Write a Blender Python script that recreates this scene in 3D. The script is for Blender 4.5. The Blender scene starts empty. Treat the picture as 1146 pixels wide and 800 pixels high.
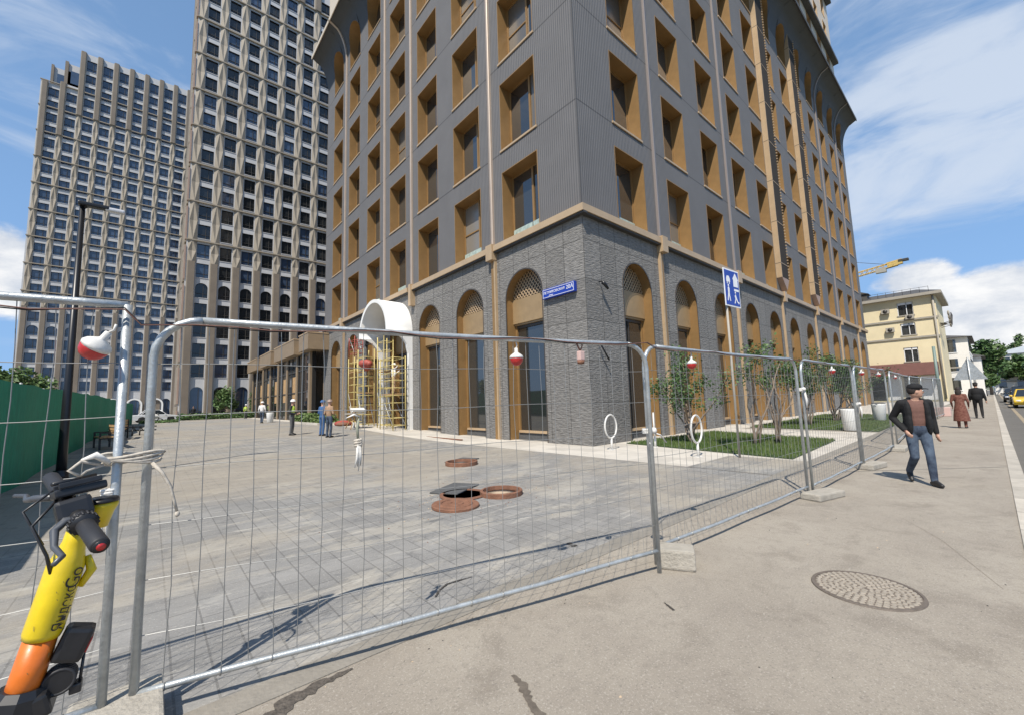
import bpy, bmesh, math, random
from mathutils import Vector, Matrix
sc = bpy.context.scene
COL = sc.collection
PI = math.pi
R = math.radians
random.seed(7)

# ------------------------------------------------------------------ camera
CAM = Vector((-11.366, -8.998, 1.6))
YAW, PITCH, ROLL, FPX = R(48.975), R(6.015), R(1.793), 463.34
F0 = Vector((math.cos(YAW), math.sin(YAW), 0)); R0 = Vector((math.sin(YAW), -math.cos(YAW), 0))
FW = F0 * math.cos(PITCH) + Vector((0, 0, 1)) * math.sin(PITCH)
U0 = R0.cross(FW)
RT = R0 * math.cos(ROLL) - U0 * math.sin(ROLL)
UPV = U0 * math.cos(ROLL) + R0 * math.sin(ROLL)
cd = bpy.data.cameras.new('camera'); cam = bpy.data.objects.new('camera', cd); COL.objects.link(cam)
cd.sensor_width = 36; cd.lens = FPX / 1146 * 36; cd.clip_start = 0.05; cd.clip_end = 5000
M = Matrix((RT, UPV, -FW)).transposed().to_4x4(); M.translation = CAM
cam.matrix_world = M
sc.camera = cam

def in_view(x, y, z, pad=0):
    """used only to decide which repeats are worth being single objects"""
    q = Vector((x, y, z)) - CAM; d = q.dot(FW)
    if d < 0.3: return None
    u = 573 + FPX * q.dot(RT) / d; v = 400 - FPX * q.dot(UPV) / d
    if -pad < u < 1146 + pad and -pad < v < 800 + pad: return d
    return None

# ------------------------------------------------------------------ world and sun
SUN_EL = R(54)
SH = Vector((0.86, 0.51, 0)).normalized()          # direction in which shadows fall
w = bpy.data.worlds.new('World'); sc.world = w; w.use_nodes = True
nt = w.node_tree; nt.nodes.clear()
def wn(t, **k):
    n = nt.nodes.new(t)
    for a, b in k.items(): setattr(n, a, b)
    return n
out = wn('ShaderNodeOutputWorld'); bg = wn('ShaderNodeBackground')
sky = wn('ShaderNodeTexSky', sky_type='NISHITA', sun_disc=False, sun_elevation=SUN_EL)
sky.sun_rotation = math.atan2(-SH.x, -SH.y); sky.air_density = 1.0; sky.dust_density = 0.6; sky.ozone_density = 1.6
SKY_STRENGTH = 0.085
bg.inputs['Strength'].default_value = SKY_STRENGTH
tc = wn('ShaderNodeTexCoord')
def math_n(op, a, b=None, clamp=False):
    n = wn('ShaderNodeMath', operation=op, use_clamp=clamp)
    for i, v in enumerate((a, b)):
        if v is None: continue
        if isinstance(v, (int, float)): n.inputs[i].default_value = v
        else: nt.links.new(v, n.inputs[i])
    return n.outputs[0]
def ramp_n(val, a, b, c=0.0, d=1.0):
    n = wn('ShaderNodeMapRange', interpolation_type='SMOOTHSTEP')
    nt.links.new(val, n.inputs[0]); n.inputs[1].default_value = a; n.inputs[2].default_value = b
    n.inputs[3].default_value = c; n.inputs[4].default_value = d
    return n.outputs[0]
def sky_noise(scale, detail, rough, stretch, rot=(0, 0, 0), dist=0.0):
    mp = wn('ShaderNodeMapping'); mp.inputs['Scale'].default_value = stretch; mp.inputs['Rotation'].default_value = rot
    nt.links.new(tc.outputs['Generated'], mp.inputs[0])
    n = wn('ShaderNodeTexNoise'); n.inputs['Scale'].default_value = scale; n.inputs['Detail'].default_value = detail
    n.inputs['Roughness'].default_value = rough; n.inputs['Distortion'].default_value = dist
    nt.links.new(mp.outputs[0], n.inputs['Vector']); return n.outputs[0]
def az_el(az, el):       # compass-like direction measured from +x
    return Vector((math.cos(az) * math.cos(el), math.sin(az) * math.cos(el), math.sin(el)))
def lobe(direction, inner, outer, squash=1.0):
    """soft patch of sky round a direction; squash > 1 makes it wider than high"""
    d = direction.normalized(); side = d.cross(Vector((0, 0, 1))).normalized(); up = side.cross(d)
    def dotn(v):
        n = wn('ShaderNodeVectorMath', operation='DOT_PRODUCT'); nt.links.new(tc.outputs['Generated'], n.inputs[0])
        n.inputs[1].default_value = v; return n.outputs['Value']
    a = math_n('MULTIPLY', dotn(side), 1.0 / squash); b = dotn(up); f = dotn(d)
    r = math_n('SQRT', math_n('ADD', math_n('MULTIPLY', a, a), math_n('MULTIPLY', b, b)))
    m = ramp_n(r, inner, outer, 1.0, 0.0)
    return math_n('MULTIPLY', m, math_n('GREATER_THAN', f, 0.0))
streak = sky_noise(3.4, 9, 0.58, (1.0, 1.0, 2.4), (0.25, 0.35, 0.2), 0.6)
puff = sky_noise(7.0, 8, 0.6, (1.0, 1.0, 2.0), (0, 0, 0.4), 0.2)
def px_dir(x, y): return (RT * (x - 573) - UPV * (y - 400) + FW * FPX).normalized()
big = math_n('ADD', math_n('MULTIPLY', lobe(px_dir(1110, 85), 0.05, 0.26, 1.5), 0.22), streak)
big = math_n('ADD', big, math_n('MULTIPLY', lobe(px_dir(1010, 230), 0.02, 0.14, 2.6), 0.07))
big = math_n('ADD', big, math_n('MULTIPLY', lobe(px_dir(40, 40), 0.05, 0.35, 1.8), 0.10))
thin = math_n('MULTIPLY', ramp_n(big, 0.54, 0.80), 0.80)
cum = math_n('MULTIPLY', lobe(px_dir(1140, 352), 0.03, 0.135, 1.5), 0.62)
for p, a, b, s, k in ((px_dir(1022, 312), 0.01, 0.055, 1.9, 0.5), (px_dir(-5, 300), 0.02, 0.13, 1.0, 0.55), (px_dir(985, 318), 0.0, 0.03, 1.5, 0.4)):
    cum = math_n('MAXIMUM', cum, math_n('MULTIPLY', lobe(p, a, b, s), k))
cum = math_n('ADD', cum, math_n('MULTIPLY', puff, 0.75))
cumm = ramp_n(cum, 0.62, 0.80)
sep = wn('ShaderNodeSeparateXYZ'); nt.links.new(tc.outputs['Generated'], sep.inputs[0])
haze = ramp_n(sep.outputs['Z'], -0.02, 0.75, 0.78, 0.45)
mx1 = wn('ShaderNodeMix', data_type='RGBA'); mx2 = wn('ShaderNodeMix', data_type='RGBA'); mx3 = wn('ShaderNodeMix', data_type='RGBA')
def mix_in(mx, f, a, b):
    nt.links.new(f, mx.inputs[0]) if not isinstance(f, float) else None
    nt.links.new(a, mx.inputs[6])
    if isinstance(b, tuple): mx.inputs[7].default_value = b
    else: nt.links.new(b, mx.inputs[7])
    return mx.outputs[2]
c0 = mix_in(mx3, haze, sky.outputs[0], (3.0, 5.6, 10.0, 1))
c1 = mix_in(mx1, thin, c0, (7.2, 8.0, 9.2, 1))
shade = ramp_n(puff, 0.35, 0.65)
cc = wn('ShaderNodeMix', data_type='RGBA'); nt.links.new(shade, cc.inputs[0]); cc.inputs[6].default_value = (6.4, 7.0, 8.0, 1); cc.inputs[7].default_value = (10.4, 10.4, 10.4, 1)
c2 = mix_in(mx2, cumm, c1, cc.outputs[2])
nt.links.new(c2, bg.inputs['Color']); nt.links.new(bg.outputs[0], out.inputs['Surface'])

sd = bpy.data.lights.new('sun', 'SUN'); sd.energy = 5.0; sd.angle = R(0.5); sd.color = (1, 0.935, 0.83)
so = bpy.data.objects.new('sun', sd); COL.objects.link(so)
sdir = Vector((SH.x * math.cos(SUN_EL), SH.y * math.cos(SUN_EL), -math.sin(SUN_EL)))
so.rotation_euler = sdir.to_track_quat('-Z', 'Y').to_euler(); so.location = (0, 0, 80)
sc.view_settings.view_transform = 'Standard'; sc.view_settings.look = 'None'
sc.view_settings.exposure = 0.18; sc.view_settings.gamma = 1; sc.view_settings.use_curve_mapping = False

# ------------------------------------------------------------------ materials
MATS = {}
def mat(name, col, rough=0.6, metal=0.0, vary=0.0, vscale=3.0, bump=0.0, bscale=30.0, spec=0.5, col2=None, stretch=(1, 1, 1), detail=4, **kw):
    m = bpy.data.materials.new(name); m.use_nodes = True; MATS[name] = m
    t = m.node_tree; b = t.nodes['Principled BSDF']
    b.inputs['Base Color'].default_value = (*col, 1); b.inputs['Roughness'].default_value = rough
    b.inputs['Metallic'].default_value = metal; b.inputs['Specular IOR Level'].default_value = spec
    for k, v in kw.items(): b.inputs[k.replace('_', ' ')].default_value = v
    tcn = t.nodes.new('ShaderNodeTexCoord')
    if vary or col2:
        mp = t.nodes.new('ShaderNodeMapping'); mp.inputs['Scale'].default_value = stretch; t.links.new(tcn.outputs['Object'], mp.inputs[0])
        n = t.nodes.new('ShaderNodeTexNoise'); n.inputs['Scale'].default_value = vscale; n.inputs['Detail'].default_value = detail; n.inputs['Roughness'].default_value = 0.65
        t.links.new(mp.outputs[0], n.inputs['Vector'])
        r = t.nodes.new('ShaderNodeMapRange'); t.links.new(n.outputs[0], r.inputs[0]); r.inputs[1].default_value = 0.3; r.inputs[2].default_value = 0.7
        x = t.nodes.new('ShaderNodeMix'); x.data_type = 'RGBA'; t.links.new(r.outputs[0], x.inputs[0])
        c2 = col2 if col2 else tuple(min(1, c * (1 + vary)) for c in col)
        c1 = col if col2 else tuple(c * (1 - vary) for c in col)
        x.inputs[6].default_value = (*c1, 1); x.inputs[7].default_value = (*c2, 1)
        t.links.new(x.outputs[2], b.inputs['Base Color'])
    if bump:
        n = t.nodes.new('ShaderNodeTexNoise'); n.inputs['Scale'].default_value = bscale; n.inputs['Detail'].default_value = 5
        mp = t.nodes.new('ShaderNodeMapping'); mp.inputs['Scale'].default_value = stretch; t.links.new(tcn.outputs['Object'], mp.inputs[0])
        t.links.new(mp.outputs[0], n.inputs['Vector'])
        bp = t.nodes.new('ShaderNodeBump'); bp.inputs['Strength'].default_value = bump; bp.inputs['Distance'].default_value = 0.02
        t.links.new(n.outputs[0], bp.inputs['Height']); t.links.new(bp.outputs[0], b.inputs['Normal'])
    return m
def nodes(m): return m.node_tree, m.node_tree.nodes, m.node_tree.links, m.node_tree.nodes['Principled BSDF']

gold = mat('gold_metal', (0.29, 0.172, 0.068), 0.48, 0.2, 0.12, 1.5)
goldp = mat('gold_panel', (0.34, 0.235, 0.125), 0.5, 0.15, 0.1, 2)
trimm = mat('beige_metal', (0.50, 0.36, 0.22), 0.45, 0.2, 0.08, 2)
darkmesh = mat('dark_mesh', (0.022, 0.016, 0.012), 0.95, 0.0, 0.3, 30)
glass = mat('dark_glass', (0.018, 0.022, 0.026), 0.03, 0.0, spec=0.5, IOR=2.1)
filmg = mat('film_glass', (0.36, 0.44, 0.40), 0.25, 0.0, 0.3, 6)
curtain = mat('interior_grey', (0.16, 0.14, 0.12), 0.25, 0, 0.5, 1.2, spec=1.0, stretch=(3, 3, 0.4))
white = mat('white_plaster', (0.78, 0.77, 0.74), 0.6, 0, 0.04, 2, 0.1, 20)
cream = mat('cream_panel', (0.58, 0.50, 0.40), 0.55, 0, 0.06, 1)
covem = mat('shaded_cove_metal', (0.065, 0.066, 0.07), 0.7, 0.0, 0.08, 1)  # dark tone holds the shade under the overhang; roof and ledges reuse it
galv = mat('galvanised_steel', (0.46, 0.48, 0.48), 0.42, 0.55, 0.22, 9, 0.15, 60)
wire = mat('wire_steel', (0.30, 0.30, 0.29), 0.45, 0.5)
concrete = mat('cast_concrete', (0.36, 0.33, 0.28), 0.9, 0, 0.16, 6, 0.6, 45)
rust = mat('rusty_iron', (0.21, 0.10, 0.06), 0.8, 0.1, 0.25, 10, 0.4, 40)
castiron = mat('cast_iron', (0.16, 0.132, 0.108), 0.7, 0.2, 0.2, 12, 0.4, 60)
sandm = mat('sandy_fill', (0.50, 0.38, 0.26), 0.9, 0, 0.15, 12, 0.4, 60)
holeb = mat('dark_hole', (0.012, 0.011, 0.010), 0.9)
blackp = mat('black_plastic', (0.018, 0.018, 0.020), 0.38, 0, 0.2, 20)
blackm = mat('black_paint', (0.016, 0.016, 0.018), 0.35, 0.2)
grip_m = mat('grip_rubber', (0.025, 0.025, 0.028), 0.6)
yellow = mat('yellow_paint', (0.70, 0.52, 0.012), 0.36, 0, 0.10, 14, 0.05, 30, Coat_Weight=0.2)
orange = mat('orange_paint', (0.68, 0.16, 0.015), 0.4, 0, 0.12, 14, 0.05, 30, Coat_Weight=0.15)
scuff = mat('scuff_mark', (0.22, 0.17, 0.06), 0.8)
redp = mat('red_lens', (0.50, 0.02, 0.02), 0.35, 0, 0.12, 60, spec=0.8)
whitep = mat('white_plastic', (0.66, 0.64, 0.60), 0.5, 0, 0.10, 40)
rope_m = mat('rope_fibre', (0.50, 0.45, 0.38), 0.9, 0, 0.25, 60)
rag_m = mat('rag_cloth', (0.68, 0.66, 0.62), 0.95, 0, 0.12, 40)
cable_r = mat('red_cable', (0.17, 0.085, 0.065), 0.7)
scaf_y = mat('yellow_steel', (0.58, 0.47, 0.18), 0.5, 0, 0.15, 12)
scaf_r = mat('red_primer', (0.34, 0.07, 0.05), 0.6, 0, 0.2, 12)
plank = mat('plywood', (0.42, 0.26, 0.12), 0.8, 0, 0.2, 4)
greenw = mat('green_sheet', (0.01, 0.23, 0.135), 0.75, 0, 0.18, 2.5, 0.5, 5, stretch=(1, 3, 1))
bluem = mat('blue_sign', (0.015, 0.045, 0.33), 0.3)
white_s = mat('white_sign', (0.82, 0.82, 0.82), 0.4)
bark = mat('bark', (0.22, 0.17, 0.13), 0.9, 0, 0.25, 12, 0.5, 40)
leaf1 = mat('leaf_green', (0.095, 0.155, 0.045), 0.6, 0, 0.35, 2.0)
leaf2 = mat('leaf_dark', (0.05, 0.10, 0.028), 0.6, 0, 0.35, 1.5)
leaf3 = mat('leaf_light', (0.10, 0.15, 0.035), 0.6, 0, 0.3, 2.0)
grassm = mat('grass_blade', (0.06, 0.12, 0.022), 0.7, 0, 0.0, col2=(0.12, 0.15, 0.04), vscale=2.5)
soil = mat('soil', (0.035, 0.06, 0.02), 0.95, 0, 0.3, 8, 0.6, 30)
tan_pav = mat('tan_panel', (0.30, 0.22, 0.14), 0.5, 0.2, 0.08, 2)
pier_m = mat('beige_pier', (0.32, 0.275, 0.215), 0.65, 0, 0.08, 0.6)
pier_d = mat('brown_pier', (0.19, 0.155, 0.12), 0.65, 0, 0.12, 0.6)
pinkc = mat('copper_pier', (0.34, 0.24, 0.19), 0.6, 0, 0.12, 0.8)
spand = mat('light_spandrel', (0.50, 0.50, 0.51), 0.6, 0, 0.06, 0.5)
twin = mat('tower_glass', (0.045, 0.07, 0.12), 0.06, 0, 0.5, 0.22, spec=1.0)  # blue of the reflected sky is put into the base colour
twin2 = mat('tower_glass_dark', (0.022, 0.024, 0.026), 0.08, 0, 0.6, 0.25, spec=0.7)
framed = mat('dark_frame', (0.05, 0.045, 0.04), 0.5)
yell_w = mat('yellow_plaster', (0.72, 0.62, 0.41), 0.85, 0, 0.06, 0.6, 0.2, 8)
white_w = mat('white_wall', (0.76, 0.74, 0.70), 0.85, 0, 0.05, 0.6)
corn_m = mat('grey_cornice', (0.36, 0.33, 0.28), 0.8, 0, 0.08, 1)
roofm = mat('dark_roof', (0.075, 0.07, 0.065), 0.7, 0, 0.15, 1)
roofg = mat('grey_roof', (0.33, 0.36, 0.39), 0.6, 0, 0.1, 0.4)
maroon = mat('maroon_awning', (0.13, 0.055, 0.045), 0.8, 0, 0.12, 2)
skin = mat('skin', (0.52, 0.30, 0.21), 0.55, 0, 0.06, 20)
hair_m = mat('hair', (0.03, 0.022, 0.018), 0.8)
jeans = mat('blue_jeans', (0.010, 0.017, 0.038), 0.85, 0, 0.0, col2=(0.095, 0.13, 0.18), vscale=5.5, stretch=(1, 1, 0.8))
shirt = mat('rust_shirt', (0.15, 0.075, 0.058), 0.85, 0, 0.1, 30)
black_c = mat('black_cloth', (0.007, 0.007, 0.008), 0.85, 0, 0.2, 20)
dark_c = mat('dark_cloth', (0.03, 0.03, 0.033), 0.85, 0, 0.2, 20)
grey_c = mat('grey_cloth', (0.10, 0.10, 0.10), 0.85, 0, 0.15, 20)
blue_c = mat('blue_cloth', (0.045, 0.11, 0.25), 0.85, 0, 0.15, 20)
tan_c = mat('tan_cloth', (0.33, 0.21, 0.13), 0.85, 0, 0.25, 10)
white_c = mat('white_cloth', (0.72, 0.70, 0.68), 0.85, 0, 0.1, 10)
hivis = mat('hi_vis', (0.55, 0.72, 0.10), 0.7)
dress = mat('patterned_dress', (0.09, 0.018, 0.012), 0.85, 0, 0.0, col2=(0.22, 0.10, 0.07), vscale=16)
shoe = mat('shoe_leather', (0.02, 0.018, 0.017), 0.5)
pinkm = mat('pink_cloth', (0.60, 0.42, 0.38), 0.9)
tyre_m = mat('tyre', (0.02, 0.02, 0.02), 0.85)
rim_m = mat('rim', (0.5, 0.5, 0.52), 0.3, 0.8)
carglass = mat('car_glass', (0.02, 0.024, 0.028), 0.04, spec=1.0)
taxi_p = mat('taxi_paint', (0.75, 0.50, 0.03), 0.25, 0, Coat_Weight=0.6)
suv_p = mat('black_car_paint', (0.012, 0.014, 0.018), 0.2, 0, Coat_Weight=0.6)
silv_p = mat('white_car_paint', (0.68, 0.68, 0.68), 0.25, 0, Coat_Weight=0.6)
lampl = mat('lamp_lens', (0.6, 0.6, 0.62), 0.2)
planter_m = mat('planter_white', (0.74, 0.74, 0.72), 0.5, 0, 0.04, 3)
granite = mat('pale_granite', (0.50, 0.46, 0.40), 0.8, 0, 0.06, 2)

for gm, ca, cb_ in ((glass, (0.008, 0.009, 0.010), (0.05, 0.052, 0.05)), (curtain, (0.06, 0.055, 0.048), (0.24, 0.22, 0.19))):
    t, N, L, b = nodes(gm); oi = N.new('ShaderNodeObjectInfo'); x_ = N.new('ShaderNodeMix'); x_.data_type = 'RGBA'; L.new(oi.outputs['Random'], x_.inputs[0])
    x_.inputs[6].default_value = (*ca, 1); x_.inputs[7].default_value = (*cb_, 1); L.new(x_.outputs[2], b.inputs['Base Color'])
def joint_lines(m, ax_a, ax_b, ua, ub, wdt, dark, bumps=0.4, offset=0.5, vr=.12):
    """brick-type joints over two object axes ('s' = x+y)"""
    t, N, L, b = nodes(m)
    tcn = N.new('ShaderNodeTexCoord'); sp = N.new('ShaderNodeSeparateXYZ'); L.new(tcn.outputs['Object'], sp.inputs[0])
    def ax(c):
        if c == 's':
            a = N.new('ShaderNodeMath'); a.operation = 'ADD'; L.new(sp.outputs[0], a.inputs[0]); L.new(sp.outputs[1], a.inputs[1]); return a.outputs[0]
        return sp.outputs['xyz'.index(c)]
    cb = N.new('ShaderNodeCombineXYZ'); L.new(ax(ax_a), cb.inputs[0]); L.new(ax(ax_b), cb.inputs[1])
    br = N.new('ShaderNodeTexBrick'); L.new(cb.outputs[0], br.inputs['Vector'])
    br.inputs['Scale'].default_value = 1; br.inputs['Brick Width'].default_value = ua; br.inputs['Row Height'].default_value = ub
    br.inputs['Mortar Size'].default_value = wdt; br.inputs['Mortar Smooth'].default_value = 0.1; br.offset = offset
    br.inputs['Color1'].default_value = (1 - vr, 1 - vr, 1 - vr, 1); br.inputs['Color2'].default_value = (1 + vr, 1 + vr, 1 + vr, 1)
    br.inputs['Mortar'].default_value = (dark, dark, dark, 1)
    src = b.inputs['Base Color'].links[0].from_socket if b.inputs['Base Color'].links else None
    mx = N.new('ShaderNodeMix'); mx.data_type = 'RGBA'; mx.blend_type = 'MULTIPLY'; mx.inputs[0].default_value = 1
    if src: L.new(src, mx.inputs[6])
    else: mx.inputs[6].default_value = b.inputs['Base Color'].default_value
    L.new(br.outputs['Color'], mx.inputs[7]); L.new(mx.outputs[2], b.inputs['Base Color'])
    if bumps:
        bp = N.new('ShaderNodeBump'); bp.inputs['Strength'].default_value = bumps; bp.inputs['Distance'].default_value = 0.01; bp.invert = True
        L.new(br.outputs['Fac'], bp.inputs['Height'])
        if b.inputs['Normal'].links: L.new(b.inputs['Normal'].links[0].from_socket, bp.inputs['Normal'])
        L.new(bp.outputs[0], b.inputs['Normal'])
    return m

# ribbed grey cladding
clad = mat('ribbed_cladding', (0.146, 0.140, 0.139), 0.65, 0.0, 0.07, 0.7)
t, N, L, b = nodes(clad)
tcn = N.new('ShaderNodeTexCoord'); sp = N.new('ShaderNodeSeparateXYZ'); L.new(tcn.outputs['Object'], sp.inputs[0])
ad = N.new('ShaderNodeMath'); ad.operation = 'ADD'; L.new(sp.outputs[0], ad.inputs[0]); L.new(sp.outputs[1], ad.inputs[1])
ml = N.new('ShaderNodeMath'); ml.operation = 'MULTIPLY'; ml.inputs[1].default_value = 2 * PI / 0.11; L.new(ad.outputs[0], ml.inputs[0])
sn = N.new('ShaderNodeMath'); sn.operation = 'SINE'; L.new(ml.outputs[0], sn.inputs[0])
rg = N.new('ShaderNodeMapRange'); L.new(sn.outputs[0], rg.inputs[0]); rg.inputs[1].default_value = -0.5; rg.inputs[2].default_value = 0.3
bp = N.new('ShaderNodeBump'); bp.inputs['Strength'].default_value = 1.0; bp.inputs['Distance'].default_value = 0.02
L.new(rg.outputs[0], bp.inputs['Height']); L.new(bp.outputs[0], b.inputs['Normal'])
joint_lines(clad, 's', 'z', 400, 4.22, 0.03, 0.45, 0.0, 0.0)
# the joints sit just under the window sills
for n in N:
    if n.type == 'TEX_BRICK':
        cbn = n.inputs['Vector'].links[0].from_node; sub = N.new('ShaderNodeMath'); sub.operation = 'SUBTRACT'
        zz = cbn.inputs[1].links[0].from_socket; L.new(zz, sub.inputs[0]); sub.inputs[1].default_value = 8.44; L.new(sub.outputs[0], cbn.inputs[1])
        n.inputs['Color1'].default_value = n.inputs['Color2'].default_value = (1, 1, 1, 1)

# rough split stone
stone = mat('split_stone', (0.118, 0.112, 0.105), 0.85, 0, 0.0, col2=(0.27, 0.258, 0.242), vscale=4, stretch=(1, 1, 4.5), bump=1.0, bscale=5, detail=8)
joint_lines(stone, 's', 'z', 0.95, 1.46, 0.014, 0.42, 0.5, 0.0, .10)
for n in stone.node_tree.nodes:
    if n.type == 'BUMP' and not n.invert: n.inputs['Distance'].default_value = 0.06; n.inputs['Strength'].default_value = 0.9
plinth = mat('dark_plinth', (0.09, 0.09, 0.09), 0.8, 0, 0.2, 8)

# pavement of the plaza
pav = mat('plaza_pavers', (0.185, 0.18, 0.172), 0.85, 0, 0.0, col2=(0.27, 0.26, 0.245), vscale=0.9, bump=0.3, bscale=30, stretch=(0.6, 1.6, 1))
joint_lines(pav, 'y', 'x', 0.4, 0.2, 0.007, 0.66, 0.3, 0.5, .07)
def dust(m, scale, stretch, lo, hi, col, amt, rot=0.0, detail=6):
    t, N, L, b = nodes(m)
    tcn = N.new('ShaderNodeTexCoord'); mp = N.new('ShaderNodeMapping'); mp.inputs['Scale'].default_value = stretch; mp.inputs['Rotation'].default_value = (0, 0, rot)
    L.new(tcn.outputs['Object'], mp.inputs[0])
    n = N.new('ShaderNodeTexNoise'); n.inputs['Scale'].default_value = scale; n.inputs['Detail'].default_value = detail; n.inputs['Roughness'].default_value = 0.7; n.inputs['Distortion'].default_value = 0.4
    L.new(mp.outputs[0], n.inputs['Vector'])
    r = N.new('ShaderNodeMapRange'); r.interpolation_type = 'SMOOTHSTEP'; L.new(n.outputs[0], r.inputs[0]); r.inputs[1].default_value = lo; r.inputs[2].default_value = hi; r.inputs[4].default_value = amt
    mx = N.new('ShaderNodeMix'); mx.data_type = 'RGBA'; L.new(r.outputs[0], mx.inputs[0])
    if b.inputs['Base Color'].links: L.new(b.inputs['Base Color'].links[0].from_socket, mx.inputs[6])
    else: mx.inputs[6].default_value = b.inputs['Base Color'].default_value
    mx.inputs[7].default_value = (*col, 1); L.new(mx.outputs[2], b.inputs['Base Color'])
dust(pav, 0.9, (0.6, 1.4, 1), 0.5, 0.60, (0.40, 0.365, 0.305), 0.55, 0.5)
dust(pav, 2.6, (0.4, 2.6, 1), 0.55, 0.68, (0.50, 0.47, 0.41), 0.55, 0.25)
dust(pav, 0.16, (1, 1, 1), 0.42, 0.58, (0.31, 0.268, 0.21), 0.65, 0.0)
dust(pav, 2.4, (1.0, 1.6, 1), 0.54, 0.68, (0.105, 0.105, 0.105), 0.55, 0.6)
dust(pav, 14, (1, 2.0, 1), 0.55, 0.68, (0.13, 0.125, 0.12), 0.45, 0.2)
dust(pav, 60, (1, 1, 1), 0.57, 0.68, (0.42, 0.40, 0.36), 0.6, 0, 3)
asph = mat('old_asphalt', (0.265, 0.23, 0.188), 0.9, 0, 0.0, col2=(0.335, 0.295, 0.24), vscale=1.1, bump=0.35, bscale=260, detail=10)
dust(asph, 0.45, (1, 1, 1), 0.46, 0.62, (0.36, 0.32, 0.262), 0.6)
dust(asph, 1.7, (1, 1, 1), 0.52, 0.66, (0.205, 0.175, 0.140), 0.6, 1.0)
dust(asph, 9, (1, 1, 1), 0.50, 0.62, (0.23, 0.20, 0.165), 0.40)
dust(asph, 75, (1, 1, 1), 0.54, 0.64, (0.47, 0.43, 0.37), 0.5, 0, 3)
dust(asph, 60, (1, 1, 1), 0.56, 0.66, (0.13, 0.11, 0.095), 0.5, .5, 3)
road_m = mat('road_asphalt', (0.125, 0.115, 0.10), 0.85, 0, 0.12, 1.5, 0.4, 90)
dust(road_m, 0.7, (0.1, 1, 1), 0.5, 0.7, (0.19, 0.175, 0.155), 0.6)
kerb_m = mat('kerb_concrete', (0.44, 0.40, 0.34), 0.9, 0, 0.14, 4, 0.4, 40)
joint_lines(kerb_m, 'x', 'z', 1.0, 50, 0.01, 0.55, 0.2, 0)
joint_lines(granite, 'x', 'y', 0.6, 0.9, 0.006, 0.8, 0.2, 0.5)
tar = mat('tar_patch', (0.06, 0.052, 0.045), 0.6, 0, 0.2, 10, 0.5, 60)
farg = mat('far_ground', (0.14, 0.15, 0.09), 0.95, 0, 0.25, 0.05)

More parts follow.
